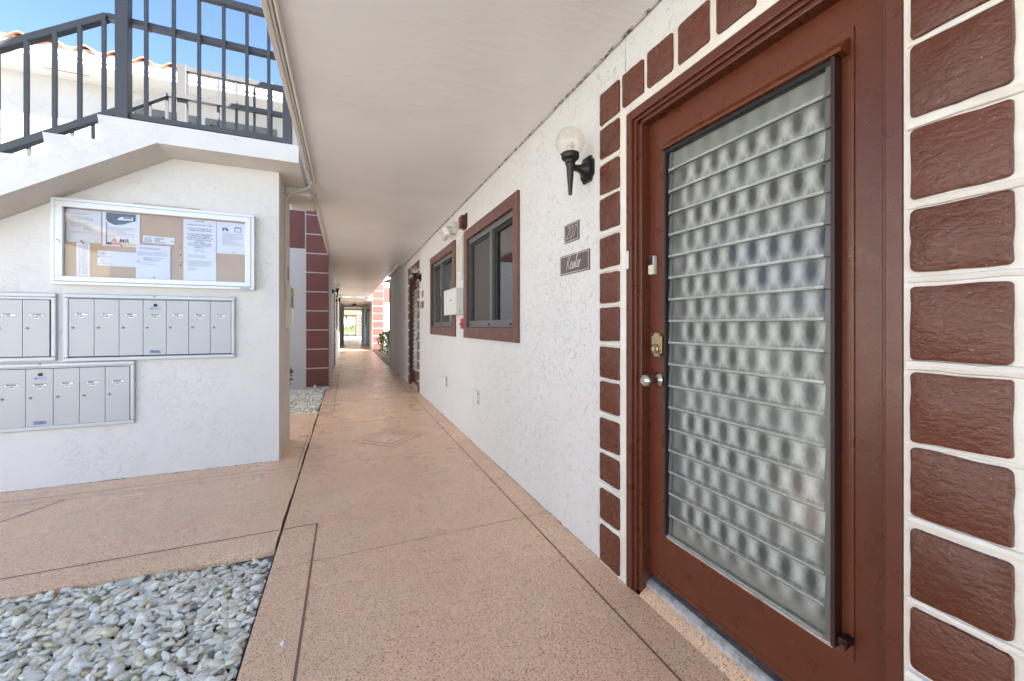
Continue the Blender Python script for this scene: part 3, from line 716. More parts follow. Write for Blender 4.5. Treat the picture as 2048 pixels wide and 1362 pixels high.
# ---------------------------------------------------------------- quoin walls (left building, far right building)
def quoins(parent, x0, x1, y, z0, z1, pitch, gap, off, name='quoin_block', corner=None):
    z = off; k = 0
    while z < z1:
        a, b = max(z + gap / 2, z0), min(z + pitch - gap / 2, z1)
        if b - a > .03:
            B(x0 + gap / 2, x1, y - .012, y + .06, a, b, ch=.005).obj(name, 'quoin_red', parent)
        z += pitch; k += 1
L1 = thing('apartment_building', (-3, 8.17, 0), 'white two-storey building with terracotta eave, red quoins and open stairs before it', 'building')
WY = 8.17
lw = MB(); 
uh = [(-3.30, -2.32, 3.62, 4.70), (-2.20, -1.15, 3.62, 4.70)]
holed_wall(lw, WY, -12, -.301, -.1, 4.93, uh, .12, 1, 'y'); lw.obj('wall', 'stucco_plain', L1)
quoins(L1, -.690, -.3015, WY, 0.0, 4.9, .3565, .022, -.330 + .3565 * 0)
B(-1.62, -.702, WY - .013, WY + .05, 2.60, 3.29, ch=.005).obj('quoin_panel', 'quoin_red', L1)
for (a, b, c, d), m1 in zip(uh, ('window_alu', 'window_alu')):
    mb = MB(); mb.box(a, b, WY - .02, WY + .05, d - .10, d, ch=.004); mb.box(a, a + .07, WY - .02, WY + .05, c, d - .10); mb.box(b - .07, b, WY - .02, WY + .05, c, d - .1); mb.box((a + b) / 2 - .03, (a + b) / 2 + .03, WY + .0, WY + .05, c, d - .1); mb.box(a + .07, b - .07, WY - .02, WY + .05, c, c + .07)
    wo = mb.obj('window', m1, L1)
    B(a + .05, b - .05, WY + .06, WY + .065, c + .05, d - .05).obj('pane', 'pane_glass', wo); B(a, b, WY + .10, WY + .11, c, d).obj('blind', 'curtain_white', wo)
# corridor side of the left building
lh = [(11.6, 12.56, 0, 2.136), (14.2, 15.5, 1.142, 2.094), (20.2, 21.16, 0, 2.136)]
lw = MB(); holed_wall(lw, -.3005, WY, 27, -.1, 4.93, lh, .15, -1); lw.obj('wall', 'stucco_old', L1)
g1 = lambda t: t + 11.1; g2 = lambda t: t + 19.7; 
for gq in (g1, g2):
    wall_and_mortar(L1, gq, -.3005, 1, False); make_door(L1, gq, -.3005, 1, False)
make_window(L1, lambda t: t + 11.5, -.3005, 1, 'blind', False)
B(-.45, -.12, 26.8, 27.3, 0, 2.45).obj('pier', 'stucco_old', L1)
B(-12, -.46, 26.8, 27.0, 0, 4.93).obj('wall', 'stucco_plain', L1)
B(-12, -.302, 8.5, 27, 4.93, 5.0).obj('ceiling', 'soffit', L1)
# eave
B(-12, -.30, 7.56, 8.169, 4.93, 4.95).obj('soffit', 'soffit', L1)
mb = MB(); mb.box(-12, -.30, 7.53, 7.56, 4.905, 5.04, ch=.004); mb.box(-12, -.30, 7.505, 7.53, 4.965, 5.045, ch=.006); mb.obj('fascia', 'gutter_white', L1)
B(-4.05, -3.55, 7.90, 7.915, 4.9285, 4.93).obj('soffit_vent', 'window_black', L1)
B(-12, -.3, 7.6, 27, 5.02, 5.05).obj('roof', 'terracotta_grey', L1)
def roof_tile(x, mat):
    mb = MB(); n = 12; w = .33
    prof = [(w * (k / n - .5), .052 * math.cos(2 * math.pi * (k / n - .5)) ) for k in range(n + 1)]
    L = .42; sl = .30
    for (dy) in (0, L):
        for t in (0.0, .016):
            for a, b in prof: mb.v.append((x + a, 7.50 + dy, 5.105 + b + t + dy * sl - .004 * (x % 1)))
    m_ = n + 1
    idx = lambda r, k: r * m_ + k
    for k in range(n):
        mb.f.append([idx(0, k), idx(0, k + 1), idx(2, k + 1), idx(2, k)]); mb.f.append([idx(1, k), idx(1, k + 1), idx(3, k + 1), idx(3, k)])
        mb.f.append([idx(0, k), idx(0, k + 1), idx(1, k + 1), idx(1, k)]); mb.f.append([idx(2, k), idx(2, k + 1), idx(3, k + 1), idx(3, k)])
    mb.f.append([idx(0, 0), idx(1, 0), idx(3, 0), idx(2, 0)]); mb.f.append([idx(0, n), idx(1, n), idx(3, n), idx(2, n)])
    o = mb.obj('roof_tile', mat, L1, True); return o
xx = -6.4; k = 0
while xx < -.4:
    roof_tile(xx, 'terracotta' if xx < -2.35 else 'terracotta_grey'); xx += .33  # grey copy paints the shadow on the right-hand eave tiles
mb = MB(); mb.prism([(7.55, 5.05), (7.55, 5.13), (12, 6.4), (12, 5.05)], 'x', -12, -.3); mb.obj('roof', 'terracotta_grey', L1)

# far right building beyond the garden court
R2 = thing('apartment_building', (1.15, 19.8, 0), 'sunlit building with coral quoins beyond the garden court on the right', 'building')
w2 = MB(); h2 = [(22.8, 23.76, 0, 2.136), (25.2, 26.5, 1.142, 2.094)]
holed_wall(w2, 1.15, 19.8, 29, -.1, 4.93, h2, .15, 1); w2.obj('wall', 'stucco_plain', R2)
B(1.151, 9, 28.8, 29, 0, 4.93).obj('wall', 'stucco_plain', R2)
w2 = MB(); holed_wall(w2, 19.8, 1.151, 9, -.1, 4.93, [], .1, 1, 'y'); w2.obj('wall', 'stucco_plain', R2)
quoins(R2, 1.155, 1.66, 19.8, 0, 4.9, .3565, .03, -.02)
B(1.68, 2.9, 19.787, 19.85, 2.30, 3.0, ch=.005).obj('quoin_panel', 'quoin_red', R2)
g3 = lambda t: 24.24 - t
wall_and_mortar(R2, g3, 1.15, -1, False); make_door(R2, g3, 1.15, -1, False); make_window(R2, lambda t: t + 22.5, 1.15, -1, 'screen', False)
B(-.31, 1.16, 19.7, 33, 2.36, 2.48).obj('ceiling_slab', 'ceiling_paint', R2)
B(.98, 1.15, 28.9, 29.4, 0, 2.34).obj('pier', 'cream_plastic_pale', R2)
B(-.31, 9.4, 19.4, 29.3, 4.93, 5.1).obj('roof', 'soffit', R2)
for yq in (24.8, 29.5): B(-.3, 1.15, yq, yq + .25, 2.24, 2.34).obj('beam', 'ceiling_paint', R2)
# third stretch of corridor
R3 = thing('apartment_building', (1.15, 41, 0), 'most distant stretch of the covered corridor framing the bright lawn', 'building')
w3 = MB(); holed_wall(w3, 1.15, 45, 58, -.1, 3.2, [], .1, 1); w3.obj('wall', 'stucco_side', R3)
w3 = MB(); holed_wall(w3, 45, 1.151, 7, -.1, 4.9, [], .1, 1, 'y'); w3.obj('wall', 'stucco_plain', R3)
quoins(R3, 1.155, 1.66, 45, 0, 3.2, .3565, .04, -.02)
w3 = MB(); holed_wall(w3, -.3, 45, 58, -.1, 3.2, [], .1, -1); w3.obj('wall', 'stucco_old', R3)
B(-.31, 1.16, 33.01, 58, 2.36, 2.5).obj('ceiling_slab', 'ceiling_paint', R3)
B(1.0, 1.15, 46, 48, 0, 2.34).obj('pier', 'stucco_side', R3)
B(-.31, 1.5, 38.5, 38.8, 2.2, 2.34).obj('beam', 'ceiling_paint', R3)

# wing across the courtyard (outside the frame; added to bounce sunlight into the court)
L3 = thing('apartment_building', (-10, -3, 0), 'unseen white wing added across the courtyard to bounce sunlight', 'building')
w4 = MB(); h4 = [(a_, a_ + 1.3, 1.15, 2.1) for a_ in (-12, -8.5, -5, -1.5, 2)] + [(a_, a_ + 1.3, 3.75, 4.7) for a_ in (-12, -8.5, -5, -1.5, 2)]
holed_wall(w4, -10, -16, 7.0, -.1, 5.1, h4, .12, -1); w4.obj('wall', 'stucco_plain', L3)
for a_, b_, c_, d_ in h4: B(-10.13, -10.11, a_ - .02, b_ + .02, c_ - .02, d_ + .02).obj('window', 'interior_dark', L3)
B(-16, -9.4, -16.4, 7.4, 5.1, 5.3).obj('roof', 'terracotta_grey', L3)
# ================================================================ MAILBOX WALL + STAIRS
YM = 3.95
MWL = thing('stair_wall', (-2, 4.3, 0), 'thick white textured stucco wall under the stairs carrying the mailboxes', 'wall')
SL = .614
def under(x): return 2.517 if x > -1.278 else 2.517 - SL * (-1.278 - x)
mb = MB(); mb.prism([(-.539, -.05), (-.539, 2.516), (-1.278, 2.516), (-5.2, under(-5.2)), (-5.2, -.05)], 'y', YM, 4.655)
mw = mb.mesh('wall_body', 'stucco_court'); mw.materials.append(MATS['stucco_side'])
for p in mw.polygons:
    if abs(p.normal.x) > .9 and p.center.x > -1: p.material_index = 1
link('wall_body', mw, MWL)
rj = random.Random(5); mb = MB(); mb.tube([(xx_, YM - .001, .001) for xx_ in np.linspace(-3.0, -.54, 70)], [rj.uniform(.0012, .0045) for _ in range(70)], 6); mb.obj('base_joint', 'joint_grime', MWL, True)
ST = thing('staircase', (-2, 4.2, 1.2), 'white concrete staircase with stepped stringer rising to a landing above the mailboxes', 'staircase')
YF, YB = 3.66, 4.86
top = [(-.36, 2.517), (-1.278, 2.517), (-5.4, 2.517 - SL * 4.122), (-5.4, 0.0)]
prof = []; x, z = -.36, 2.66
prof.append((x, z)); x = -1.604; prof.append((x, z)); k = 0
while z - .172 > 0 and k < 14:
    z -= .172 if k else .178
    prof.append((x - (0 if k else 0) + .022, z)); x -= .277; prof.append((x, z)); k += 1
prof.append((x, 0.0)); 
low = [(x + .2, 0.0)] if False else []
poly = prof + [(-5.4, .0), (-1.278, 2.517), (-.36, 2.517)]
poly = [p for i_, p in enumerate(poly) if i_ == 0 or (abs(p[0] - poly[i_ - 1][0]) + abs(p[1] - poly[i_ - 1][1])) > 1e-4]
mb = MB(); mb.prism(poly, 'y', YF, YB)
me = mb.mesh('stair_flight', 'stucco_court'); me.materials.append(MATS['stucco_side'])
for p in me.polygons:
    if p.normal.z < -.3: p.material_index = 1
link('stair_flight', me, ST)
# bracket / rough patch between the wall and the slab
mb = MB(); mb.box(-.538, -.316, 4.30, 4.86, 2.44, 2.5165, ch=.012); mb.obj('support_beam', 'stucco_side', ST)

def bar(mb, a, b, w, h):
    """rectangular bar from a to b (vertical plane along x), w across y, h in the other direction"""
    a, b = Vector(a), Vector(b); d = (b - a).normalized(); s_ = Vector((0, 1, 0)); u = d.cross(s_).normalized(); base_ = len(mb.v)
    for p in (a, b):
        for (su, ss) in ((1, 1), (-1, 1), (-1, -1), (1, -1)): mb.v.append(tuple(p + u * su * h / 2 + s_ * ss * w / 2))
    for q in ((0, 1, 2, 3), (7, 6, 5, 4), (0, 4, 5, 1), (1, 5, 6, 2), (2, 6, 7, 3), (3, 7, 4, 0)): mb.f.append([base_ + k_ for k_ in q])
def railing(y, label, mat, handrail_dy, topz, lightpost=None, balx=None):
    r = thing('stair_railing', (-1.2, y, 2.66), label, 'railing', 'metal railings of the staircase')
    slope = .64
    lowz = lambda xx: 2.69 if xx > -1.53 else 2.722 + slope * (xx + 1.509)
    mb = MB(); bar(mb, (-1.44, y, 2.694), (-.47, y, 2.694), .034, .036); mb.obj('bottom_rail', mat, r)
    mb = MB(); bar(mb, (-5.0, y, 2.715 + slope * (-5.0 + 1.509)), (-1.50, y, 2.715 + slope * .009), .036, .045); mb.obj('bottom_rail', mat, r)
    mb = MB(); bar(mb, (-1.50, y, topz), (-.30, y, topz), .045, .045); mb.obj('top_rail', mat, r)
    mb = MB(); bar(mb, (-1.582, y + handrail_dy, 3.400), (-.36, y + handrail_dy, 3.400), .05, .04); mb.obj('handrail', mat, r)
    mb = MB(); bar(mb, (-5.0, y + handrail_dy, 3.400 + .672 * (-5.0 + 1.582)), (-1.578, y + handrail_dy, 3.402), .05, .042); mb.obj('handrail', mat, r)
    B(-1.512, -1.440, y - .036, y + .036, 2.661, topz + .03, ch=.004).obj('post', mat, r)
    B(-.475, -.410, y - .034, y + .034, 2.661, topz + .03, ch=.004).obj('post', mat, r)
    bx_ = (balx or [-1.349, -1.188, -1.034, -.878, -.725, -.576])
    for xb in bx_: B(xb - .0105, xb + .0105, y - .011, y + .011, 2.712, topz - .02).obj('baluster', mat, r)
    xb = -1.589
    xs = [-1.592, -1.72, -1.848, -1.986, -2.125, -2.265, -2.405, -2.545]
    for xb in xs:
        B(xb - .0105, xb + .0105, y + handrail_dy * .5 - .011, y + handrail_dy * .5 + .011, 2.735 + slope * (xb + 1.509), 3.385 + .672 * (xb + 1.582)).obj('baluster', mat, r)
    # mounting brackets of the handrail on the landing balusters
    for xb in bx_[::2]: B(xb - .008, xb + .008, y + .014, y + handrail_dy + .02, 3.372, 3.379).obj('bracket', mat, r)
    return r
railing(YF + .036, 'dark grey railing on the near side of the landing, in front of the other', 'rail_grey', .045, 3.70)
railing(YB - .05, 'dark grey railing on the far side of the landing, behind the front railing', 'rail_grey', -.045, 3.70)

# ---------------------------------------------------------------- wall fixtures under the stairs
def mailbank(x0, x1, z0, z1, d0, dz0, dz1, n, pitch, tags, label, special):
    t = thing('mailbox_bank', (x0, YM, z0), label, 'mailboxes', 'grey wall mailbox banks')
    y = YM; bw = .025
    fr = MB()
    for (a, b, c, d) in ((x0, x1, z1 - .030, z1), (x0, x1, z0, z0 + .030), (x0, x0 + .024, z0 + .030, z1 - .030), (x1 - .024, x1, z0 + .030, z1 - .030)):
        fr.box(a, b, y - .026, y, c, d, ch=.006)
    fr.obj('frame', 'alu_grey', t)
    B(x0 + .02, x1 - .02, y - .010, y - .001, z0 + .02, z1 - .02).obj('back_panel', 'mail_gap', t)
    B(x0 + .0245, x1 - .0245, y - .020, y - .008, dz1 + .004, z1 - .031, ch=.002).obj('header_strip', 'alu_grey', t)
    for k in range(n):
        a, b = d0 + k * pitch, d0 + (k + 1) * pitch
        dr = B(a + .0028, b - .0035, y - .0195, y - .006, dz0, dz1, ch=.0018).obj('mailbox_door', 'mail_door', t)
        B(a + .0002, a + .0022, y - .0185, y - .006, dz0, dz1).obj('door_edge', 'alu_white', t)
        h = dz1 - dz0; cx_ = (a + b) / 2; yf = y - .0195
        mb = MB(); mb.lathe([(.0085, 0), (.0085, .004), (.0065, .0065), (.003, .0065), (.003, .005), (0, .005)], (a + .022, yf, dz0 + h * .50), (0, -1, 0), 14); mb.obj('lock', 'lock_grey', dr, True)
        zt = dz0 + h * .735 if not (k == special and n > 6) else dz0 + h * .725
        B(cx_ - .036, cx_ + .034, yf - .0012, yf - .0002, zt - .008, zt + .0065).obj('name_tag', 'tag_paper', dr)
        B(cx_ - .037, cx_ + .035, yf - .0022, yf - .0002, zt + .0062, zt + .0088).obj('tag_holder', 'window_alu', dr)
        rr = random.Random(k * 13 + int(z0 * 100)); L = rr.randint(7, 13)
        txt = MB(); xx_ = cx_ - .028
        for q in range(L):
            w_ = rr.uniform(.0022, .0042)
            if rr.random() > .14: txt.box(xx_, xx_ + w_, yf - .0016, yf - .0013, zt - .0048, zt + .0042)
            xx_ += w_ + .0011
            if xx_ > cx_ + .028: break
        txt.obj('name_lettering', 'ink_dark', dr)
        B(cx_ - .012, cx_ + .014, yf - .0010, yf - .0002, zt - .026, zt - .015).obj('number_tag', 'tag_paper', dr)
        B(cx_ - .010, cx_ + .010, yf - .0016, yf - .0011, zt - .020, zt - .015).obj('number_lettering', 'ink_dark', dr)
        if k == special:
            mb = MB(); mb.lathe([(.0125, 0), (.0125, .004), (.009, .007), (.0, .007)], (cx_ + .002, yf, dz1 - .040), (0, -1, 0), 16); mb.obj('master_lock', 'black_metal', dr, True)
            B(cx_ - .034, cx_ + .036, yf - .0010, yf - .0002, dz1 - .075, dz1 - .058).obj('eagle_decal', 'mail_decal', dr)
            MB().quad((cx_ - .028, yf - .0014, dz1 - .061), (cx_ - .012, yf - .0014, dz1 - .061), (cx_ - .020, yf - .0014, dz1 - .072)).obj('eagle_decal', 'logo_blue', dr)
            B(cx_ - .034, cx_ + .034, yf - .0012, yf - .0002, dz0 + .012, dz0 + .038).obj('mail_plate', 'mail_plate', dr)
            text_mesh('U.S. MAIL', .0135, 'plate_lettering', 'ink_dark', dr, (cx_ - .031, yf - .0013, dz0 + .0225), **MW)
            text_mesh('APPROVED BY THE POSTMASTER GENERAL', .0036, 'plate_lettering', 'ink_dark', dr, (cx_ - .031, yf - .0013, dz0 + .0155), **MW)
    for sx in (.28, .56, .86):
        xs_ = x0 + (x1 - x0) * sx
    mb = MB(); mb.lathe([(.005, 0), (.004, .003), (0, .003)], ((x0 + x1) / 2, y - .026, z1 - .008), (0, -1, 0), 10); mb.obj('screw', 'window_alu', t)
    return t
simple('lock_grey', (.22, .21, .20), .35, .5, .6)
simple('tag_paper', (.88, .88, .86), .7, var=.0)
simple('mail_decal', (.36, .42, .56), .5); simple('mail_plate', (.26, .30, .42), .5)
mailbank(-1.905, -.857, .912, 1.416, -1.880, .950, 1.378, 7, .1427, None, 'grey aluminium mailbox bank of seven doors directly below the bulletin board', 3)
mailbank(-2.972, -1.947, .922, 1.416, -2.961 + .0, .957, 1.364, 7, .1403, None, 'grey aluminium mailbox bank at the left edge, upper row, cut off by the photo', 3)
mailbank(-2.550, -1.505, .424, .908, -2.531, .454, .866, 7, .1427, None, 'grey aluminium mailbox bank of the lower row, below and left of the others', 3)
# bulletin board
BD = thing('bulletin_board', (-1.34, YM, 1.8), 'white framed glass bulletin board with pinned notices on cork', 'bulletin board')
y = YM; X0, X1, Z0, Z1 = -1.962, -.713, 1.480, 2.111
fr = MB()
for (a, b, c, d) in ((X0, X1, Z1 - .022, Z1), (X0, X1, Z0, Z0 + .022), (X0, X0 + .022, Z0 + .022, Z1 - .022), (X1 - .022, X1, Z0 + .022, Z1 - .022)): fr.box(a, b, y - .055, y, c, d, ch=.004)
fr.obj('outer_frame', 'alu_white', BD)
fr = MB()
for (a, b, c, d) in ((X0 + .024, X1 - .024, Z1 - .064, Z1 - .024), (X0 + .024, X1 - .024, Z0 + .024, Z0 + .062), (X0 + .024, X0 + .066, Z0 + .062, Z1 - .064), (X1 - .066, X1 - .024, Z0 + .062, Z1 - .064)): fr.box(a, b, y - .058, y - .030, c, d, ch=.005)
fr.obj('door_frame', 'alu_white', BD)
B(X0 + .022, X1 - .022, y - .045, y - .022, Z0 + .022, Z1 - .022).obj('gap', 'window_black', BD) if False else None
B(X0 + .01, X1 - .01, y - .012, y - .002, Z0 + .01, Z1 - .01).obj('cork_panel', 'cork', BD)
B(X0 + .06, X1 - .06, y - .042, y - .039, Z0 + .058, Z1 - .06).obj('glass', 'board_glass', BD)
mb = MB(); mb.lathe([(.011, 0), (.011, .005), (.008, .007), (.0035, .007), (.0035, .005), (0, .005)], (X0 + .043, y - .058, 1.792), (0, -1, 0), 16); mb.obj('lock', 'steel_satin', BD, True)
B(X1 - .10, X1 - .03, y - .0562, y - .0555, Z0 + .004, Z0 + .018).obj('maker_tag', 'mail_decal', BD)
o = B(-1.515, -1.095, y - .020, y - .0005, 2.100, 2.128, ch=.002).obj('wooden_strip', 'wood_strip'); tag(o, 'thin weathered wooden strip on the wall just above the bulletin board', 'strip')
yc = y - .0125
def sheet(x0, x1, z0, z1, mat, label, rot=0.0, lift=0.0):
    t = thing('notice', ((x0 + x1) / 2, yc, (z0 + z1) / 2), label, 'notice', 'notices pinned in the bulletin board')
    mb = MB(); n = 6; cxn = (x0 + x1) / 2; czn = (z0 + z1) / 2
    yb = yc - .001 - lift
    for i_ in range(n + 1):
        for j_ in range(n + 1):
            xa = x0 + (x1 - x0) * i_ / n; za = z0 + (z1 - z0) * j_ / n
            dx, dz = xa - cxn, za - czn; xr = cxn + dx * math.cos(rot) - dz * math.sin(rot); zr = czn + dx * math.sin(rot) + dz * math.cos(rot)
            mb.v.append((xr, yb - .004 * abs(math.sin(j_ / n * math.pi)) * (i_ / n), zr))
    for i_ in range(n):
        for j_ in range(n): a = i_ * (n + 1) + j_; mb.f.append([a, a + 1, a + n + 2, a + n + 1])
    mb.obj('sheet', mat, t, True); return t, yb - .0048
def lines(t, yb, x0, x1, z, dz, n, mat='ink_grey', seed=0, h=.0026, left=True):
    rr = random.Random(seed); mb = MB()
    for k in range(n):
        zz = z - k * dz; xa = x0
        ln = x1 if rr.random() > .25 else x0 + (x1 - x0) * rr.uniform(.4, .9)
        while xa < ln:
            w_ = rr.uniform(.004, .014); mb.quad((xa, yb, zz), (min(xa + w_, ln), yb, zz), (min(xa + w_, ln), yb, zz + h), (xa, yb, zz + h)); xa += w_ + .0025
    mb.obj('printed_lines', mat, t)
def pin(t, x, z, mat='pin_green'):
    mb = MB(); mb.lathe([(.0045, 0), (.0045, .003), (.003, .006), (.004, .009), (0, .009)], (x, yc - .006, z), (0, -1, 0), 10); mb.obj('pin', mat, t, True)
t, yb = sheet(-1.895, -1.700, 1.798, 2.040, 'paper_aged', 'large aged white notice in the top left corner of the board')
lines(t, yb, -1.868, -1.745, 1.985, .0095, 3, seed=1); lines(t, yb, -1.868, -1.80, 1.945, .008, 5, seed=2); lines(t, yb, -1.80, -1.75, 1.940, .008, 7, seed=3); lines(t, yb, -1.868, -1.745, 1.876, .008, 2, seed=4); lines(t, yb, -1.85, -1.78, 2.008, .01, 1, 'orange', 5, .004); pin(t, -1.81, 1.806, 'window_black'); pin(t, -1.735, 1.806, 'steel_satin')
t, yb = sheet(-1.694, -1.475, 1.785, 2.040, 'paper', 'white flyer with van photo, navy border and AMR logo', .0)
B(-1.672, -1.500, yb - .0006, yb, 1.795, 1.812).obj('band', 'poster_navy', t)
mb = MB(); mb.quad((-1.672, yb - .0009, 2.036), (-1.500, yb - .0009, 2.036), (-1.500, yb - .0009, 1.985), (-1.53, yb - .0009, 1.975), (-1.57, yb - .0009, 1.955), (-1.62, yb - .0009, 1.945), (-1.66, yb - .0009, 1.965), (-1.672, yb - .0009, 1.985)); mb.obj('photo', 'poster_photo', t)
mb = MB(); mb.quad((-1.605, yb - .0013, 1.985), (-1.515, yb - .0013, 1.988), (-1.515, yb - .0013, 2.012), (-1.58, yb - .0013, 2.012), (-1.600, yb - .0013, 2.000)); mb.obj('printed_van', 'paper', t)
mb = MB(); mb.quad((-1.575, yb - .0016, 1.998), (-1.522, yb - .0016, 1.999), (-1.522, yb - .0016, 2.009), (-1.57, yb - .0016, 2.009)); mb.obj('printed_van_stripe', 'logo_blue', t)
B(-1.672, -1.668, yb - .0006, yb, 1.812, 1.965).obj('band', 'poster_navy', t)
B(-1.640, -1.585, yb - .0010, yb - .0006, 1.795, 1.812).obj('band', 'orange', t); B(-1.585, -1.500, yb - .0011, yb - .0007, 1.795, 1.812).obj('band', 'yellow', t)
text_mesh('A', .042, 'logo_lettering', 'orange', t, (-1.643, yb - .0005, 1.816), shear=.25, weight=.0008, **MW); text_mesh('MR', .042, 'logo_lettering', 'logo_blue', t, (-1.598, yb - .0005, 1.816), shear=.2, weight=.0007, **MW)
lines(t, yb - .0002, -1.66, -1.505, 1.925, .0085, 9, seed=6); pin(t, -1.583, 1.789, 'window_black')
t, yb = sheet(-1.475 + .018, -1.262, 1.826, 1.880, 'paper', 'small landscape slip pinned on bare cork above the lilac sheet', -.03)
lines(t, yb, -1.447, -1.40, 1.866, .0078, 5, 'ink_dark', 7, .003); lines(t, yb, -1.385, -1.32, 1.866, .0078, 5, 'ink_dark', 8, .003); pin(t, -1.275, 1.846, 'pull_red')
t, yb = sheet(-1.840, -1.765, 1.545, 1.794, 'paper', 'long narrow strip of printed figures at lower left of the board', .0)
lines(t, yb, -1.825, -1.812, 1.78, .0066, 34, seed=9); lines(t, yb, -1.806, -1.776, 1.78, .0066, 34, seed=10); pin(t, -1.80, 1.792, 'window_black')
t, yb = sheet(-1.722, -1.475, 1.632, 1.745, 'paper_lilac', 'lilac landscape slip with short lines at its left, beside the strip', -.012)
for q in range(4): lines(t, yb, -1.705, -1.66 + .02 * (q % 2), 1.728 - q * .024, .0065, 3, seed=11 + q)
pin(t, -1.712, 1.70, 'window_black'); pin(t, -1.487, 1.68, 'orange')
t, yb = sheet(-1.497, -1.285, 1.540, 1.808, 'paper_lilac', 'lilac white announcement page at the bottom centre of the board', 0, .006)
lines(t, yb, -1.475, -1.31, 1.783, .009, 2, 'ink_grey', 21, .0035); lines(t, yb, -1.485, -1.30, 1.752, .0085, 4, 'ink_grey', 22); lines(t, yb, -1.45, -1.33, 1.706, .009, 3, 'ink_dark', 23, .003); lines(t, yb, -1.485, -1.38, 1.668, .012, 2, 'ink_grey', 24); pin(t, -1.385, 1.556, 'window_black')
t, yb = sheet(-1.204, -.987, 1.540, 2.040, 'paper', 'tall white page in capitals about putting out bulk items', 0)
msg = 'BULK ITEMS\n\nPLEASE PUT OUT BULK ITEMS\n\nIN FRONT OF DUMPSTER ON\nTHURSDAYS AFTER 5:30PM\n\nDO NOT LEAVE ITEMS BEHIND\nDUMPSTER AS GARBAGE\nTRUCK WILL NOT EMPTY IT OR\nPICK IT UP AND IT WILL BE\nLEFT THERE.\nTHIS IS YOUR HOME, PLEASE\nDO YOUR PART TO KEEP IT\nBEAUTIFUL.'
text_mesh(msg, .0122, 'lettering', 'ink_dark', t, (-1.096, yb - .0005, 2.022), align='CENTER', space=1.25, weight=.0002, **MW)
lines(t, yb, -1.13, -1.05, 1.796, .0085, 3, seed=31); lines(t, yb, -1.175, -1.06, 1.750, .0085, 3, seed=33); lines(t, yb, -1.175, -1.02, 1.702, .008, 6, seed=34); lines(t, yb, -1.175, -1.12, 1.645, .0085, 3, seed=35); pin(t, -1.19, 1.806, 'cream_plastic'); pin(t, -.998, 1.80, 'cream_plastic')
t, yb = sheet(-.984, -.786, 1.778, 2.040, 'paper', 'white parking notice with a small car icon, top right of the board', .0)
mb = MB()
for (a, b, c, d) in ((-.945, -.905, 1.972, 1.986), (-.938, -.912, 1.986, 1.996), (-.944, -.936, 1.964, 1.972), (-.914, -.906, 1.964, 1.972)): mb.quad((a, yb - .0003, c), (b, yb - .0003, c), (b, yb - .0003, d), (a, yb - .0003, d))
mb.obj('car_icon', 'ink_dark', t); mb = MB(); mb.quad((-.936, yb - .0007, 1.988), (-.914, yb - .0007, 1.988), (-.916, yb - .0007, 1.994), (-.934, yb - .0007, 1.994)); mb.quad((-.930, yb - .0007, 1.975), (-.920, yb - .0007, 1.975), (-.920, yb - .0007, 1.981), (-.930, yb - .0007, 1.981)); mb.obj('car_icon', 'paper', t)
mb = MB(); mb.quad((-.860, yb - .0003, 1.962), (-.812, yb - .0003, 1.962), (-.812, yb - .0003, 2.003), (-.860, yb - .0003, 2.003)); mb.obj('stamp', 'leaf_far', t)
mb = MB(); mb.quad((-.856, yb - .0006, 1.966), (-.816, yb - .0006, 1.966), (-.816, yb - .0006, 1.994), (-.856, yb - .0006, 1.994)); mb.obj('stamp', 'alu_white', t)
lines(t, yb, -.945, -.80, 1.945, .0085, 12, seed=41); pin(t, -.865, 1.788, 'pin_green')
for k, (px, pz) in enumerate(((-1.228, 1.80), (-1.222, 1.745), (-1.224, 1.718), (-1.215, 1.688), (-1.222, 1.662), (-1.216, 1.626))):
    mb = MB(); mb.lathe([(.005, 0), (.005, .003), (.003, .006), (.0042, .009), (0, .009)], (px, yc, pz), (0, -1, 0), 10); mb.obj('spare_pin', ('pin_green', 'window_black', 'yellow')[k % 3], BD, True)

# junction box with green tape, pipe and recess on the end of the wall
xe = -.539
JB = thing('junction_box', (xe, 4.6, 1.35), 'open cream junction box with green tape on the end of the mailbox wall', 'electrical box')
mb = MB(); 
mb.box(xe, xe + .004, 4.32, 4.60, 1.16, 1.56); mb.box(xe + .004, xe + .045, 4.32, 4.335, 1.16, 1.56); mb.box(xe + .004, xe + .045, 4.585, 4.60, 1.16, 1.56); mb.box(xe + .004, xe + .045, 4.335, 4.585, 1.545, 1.56); mb.box(xe + .004, xe + .045, 4.335, 4.585, 1.16, 1.175)
mb.obj('box_body', 'cream_plastic_pale', JB)
B(xe + .004, xe + .034, 4.40, 4.57, 1.36, 1.47).obj('switch', 'black_metal', JB)
B(xe + .034, xe + .050, 4.35, 4.585, 1.18, 1.355, ch=.003).obj('cover', 'cream_plastic_pale', JB)
mb = MB(); mb.quad((xe + .047, 4.32, 1.55), (xe + .052, 4.50, 1.545), (xe + .054, 4.52, 1.475), (xe + .047, 4.38, 1.478)); mb.quad((xe + .0535, 4.59, 1.33), (xe + .0535, 4.605, 1.33), (xe + .052, 4.605, 1.19), (xe + .052, 4.59, 1.19)); mb.obj('green_tape', 'tape_green', JB)
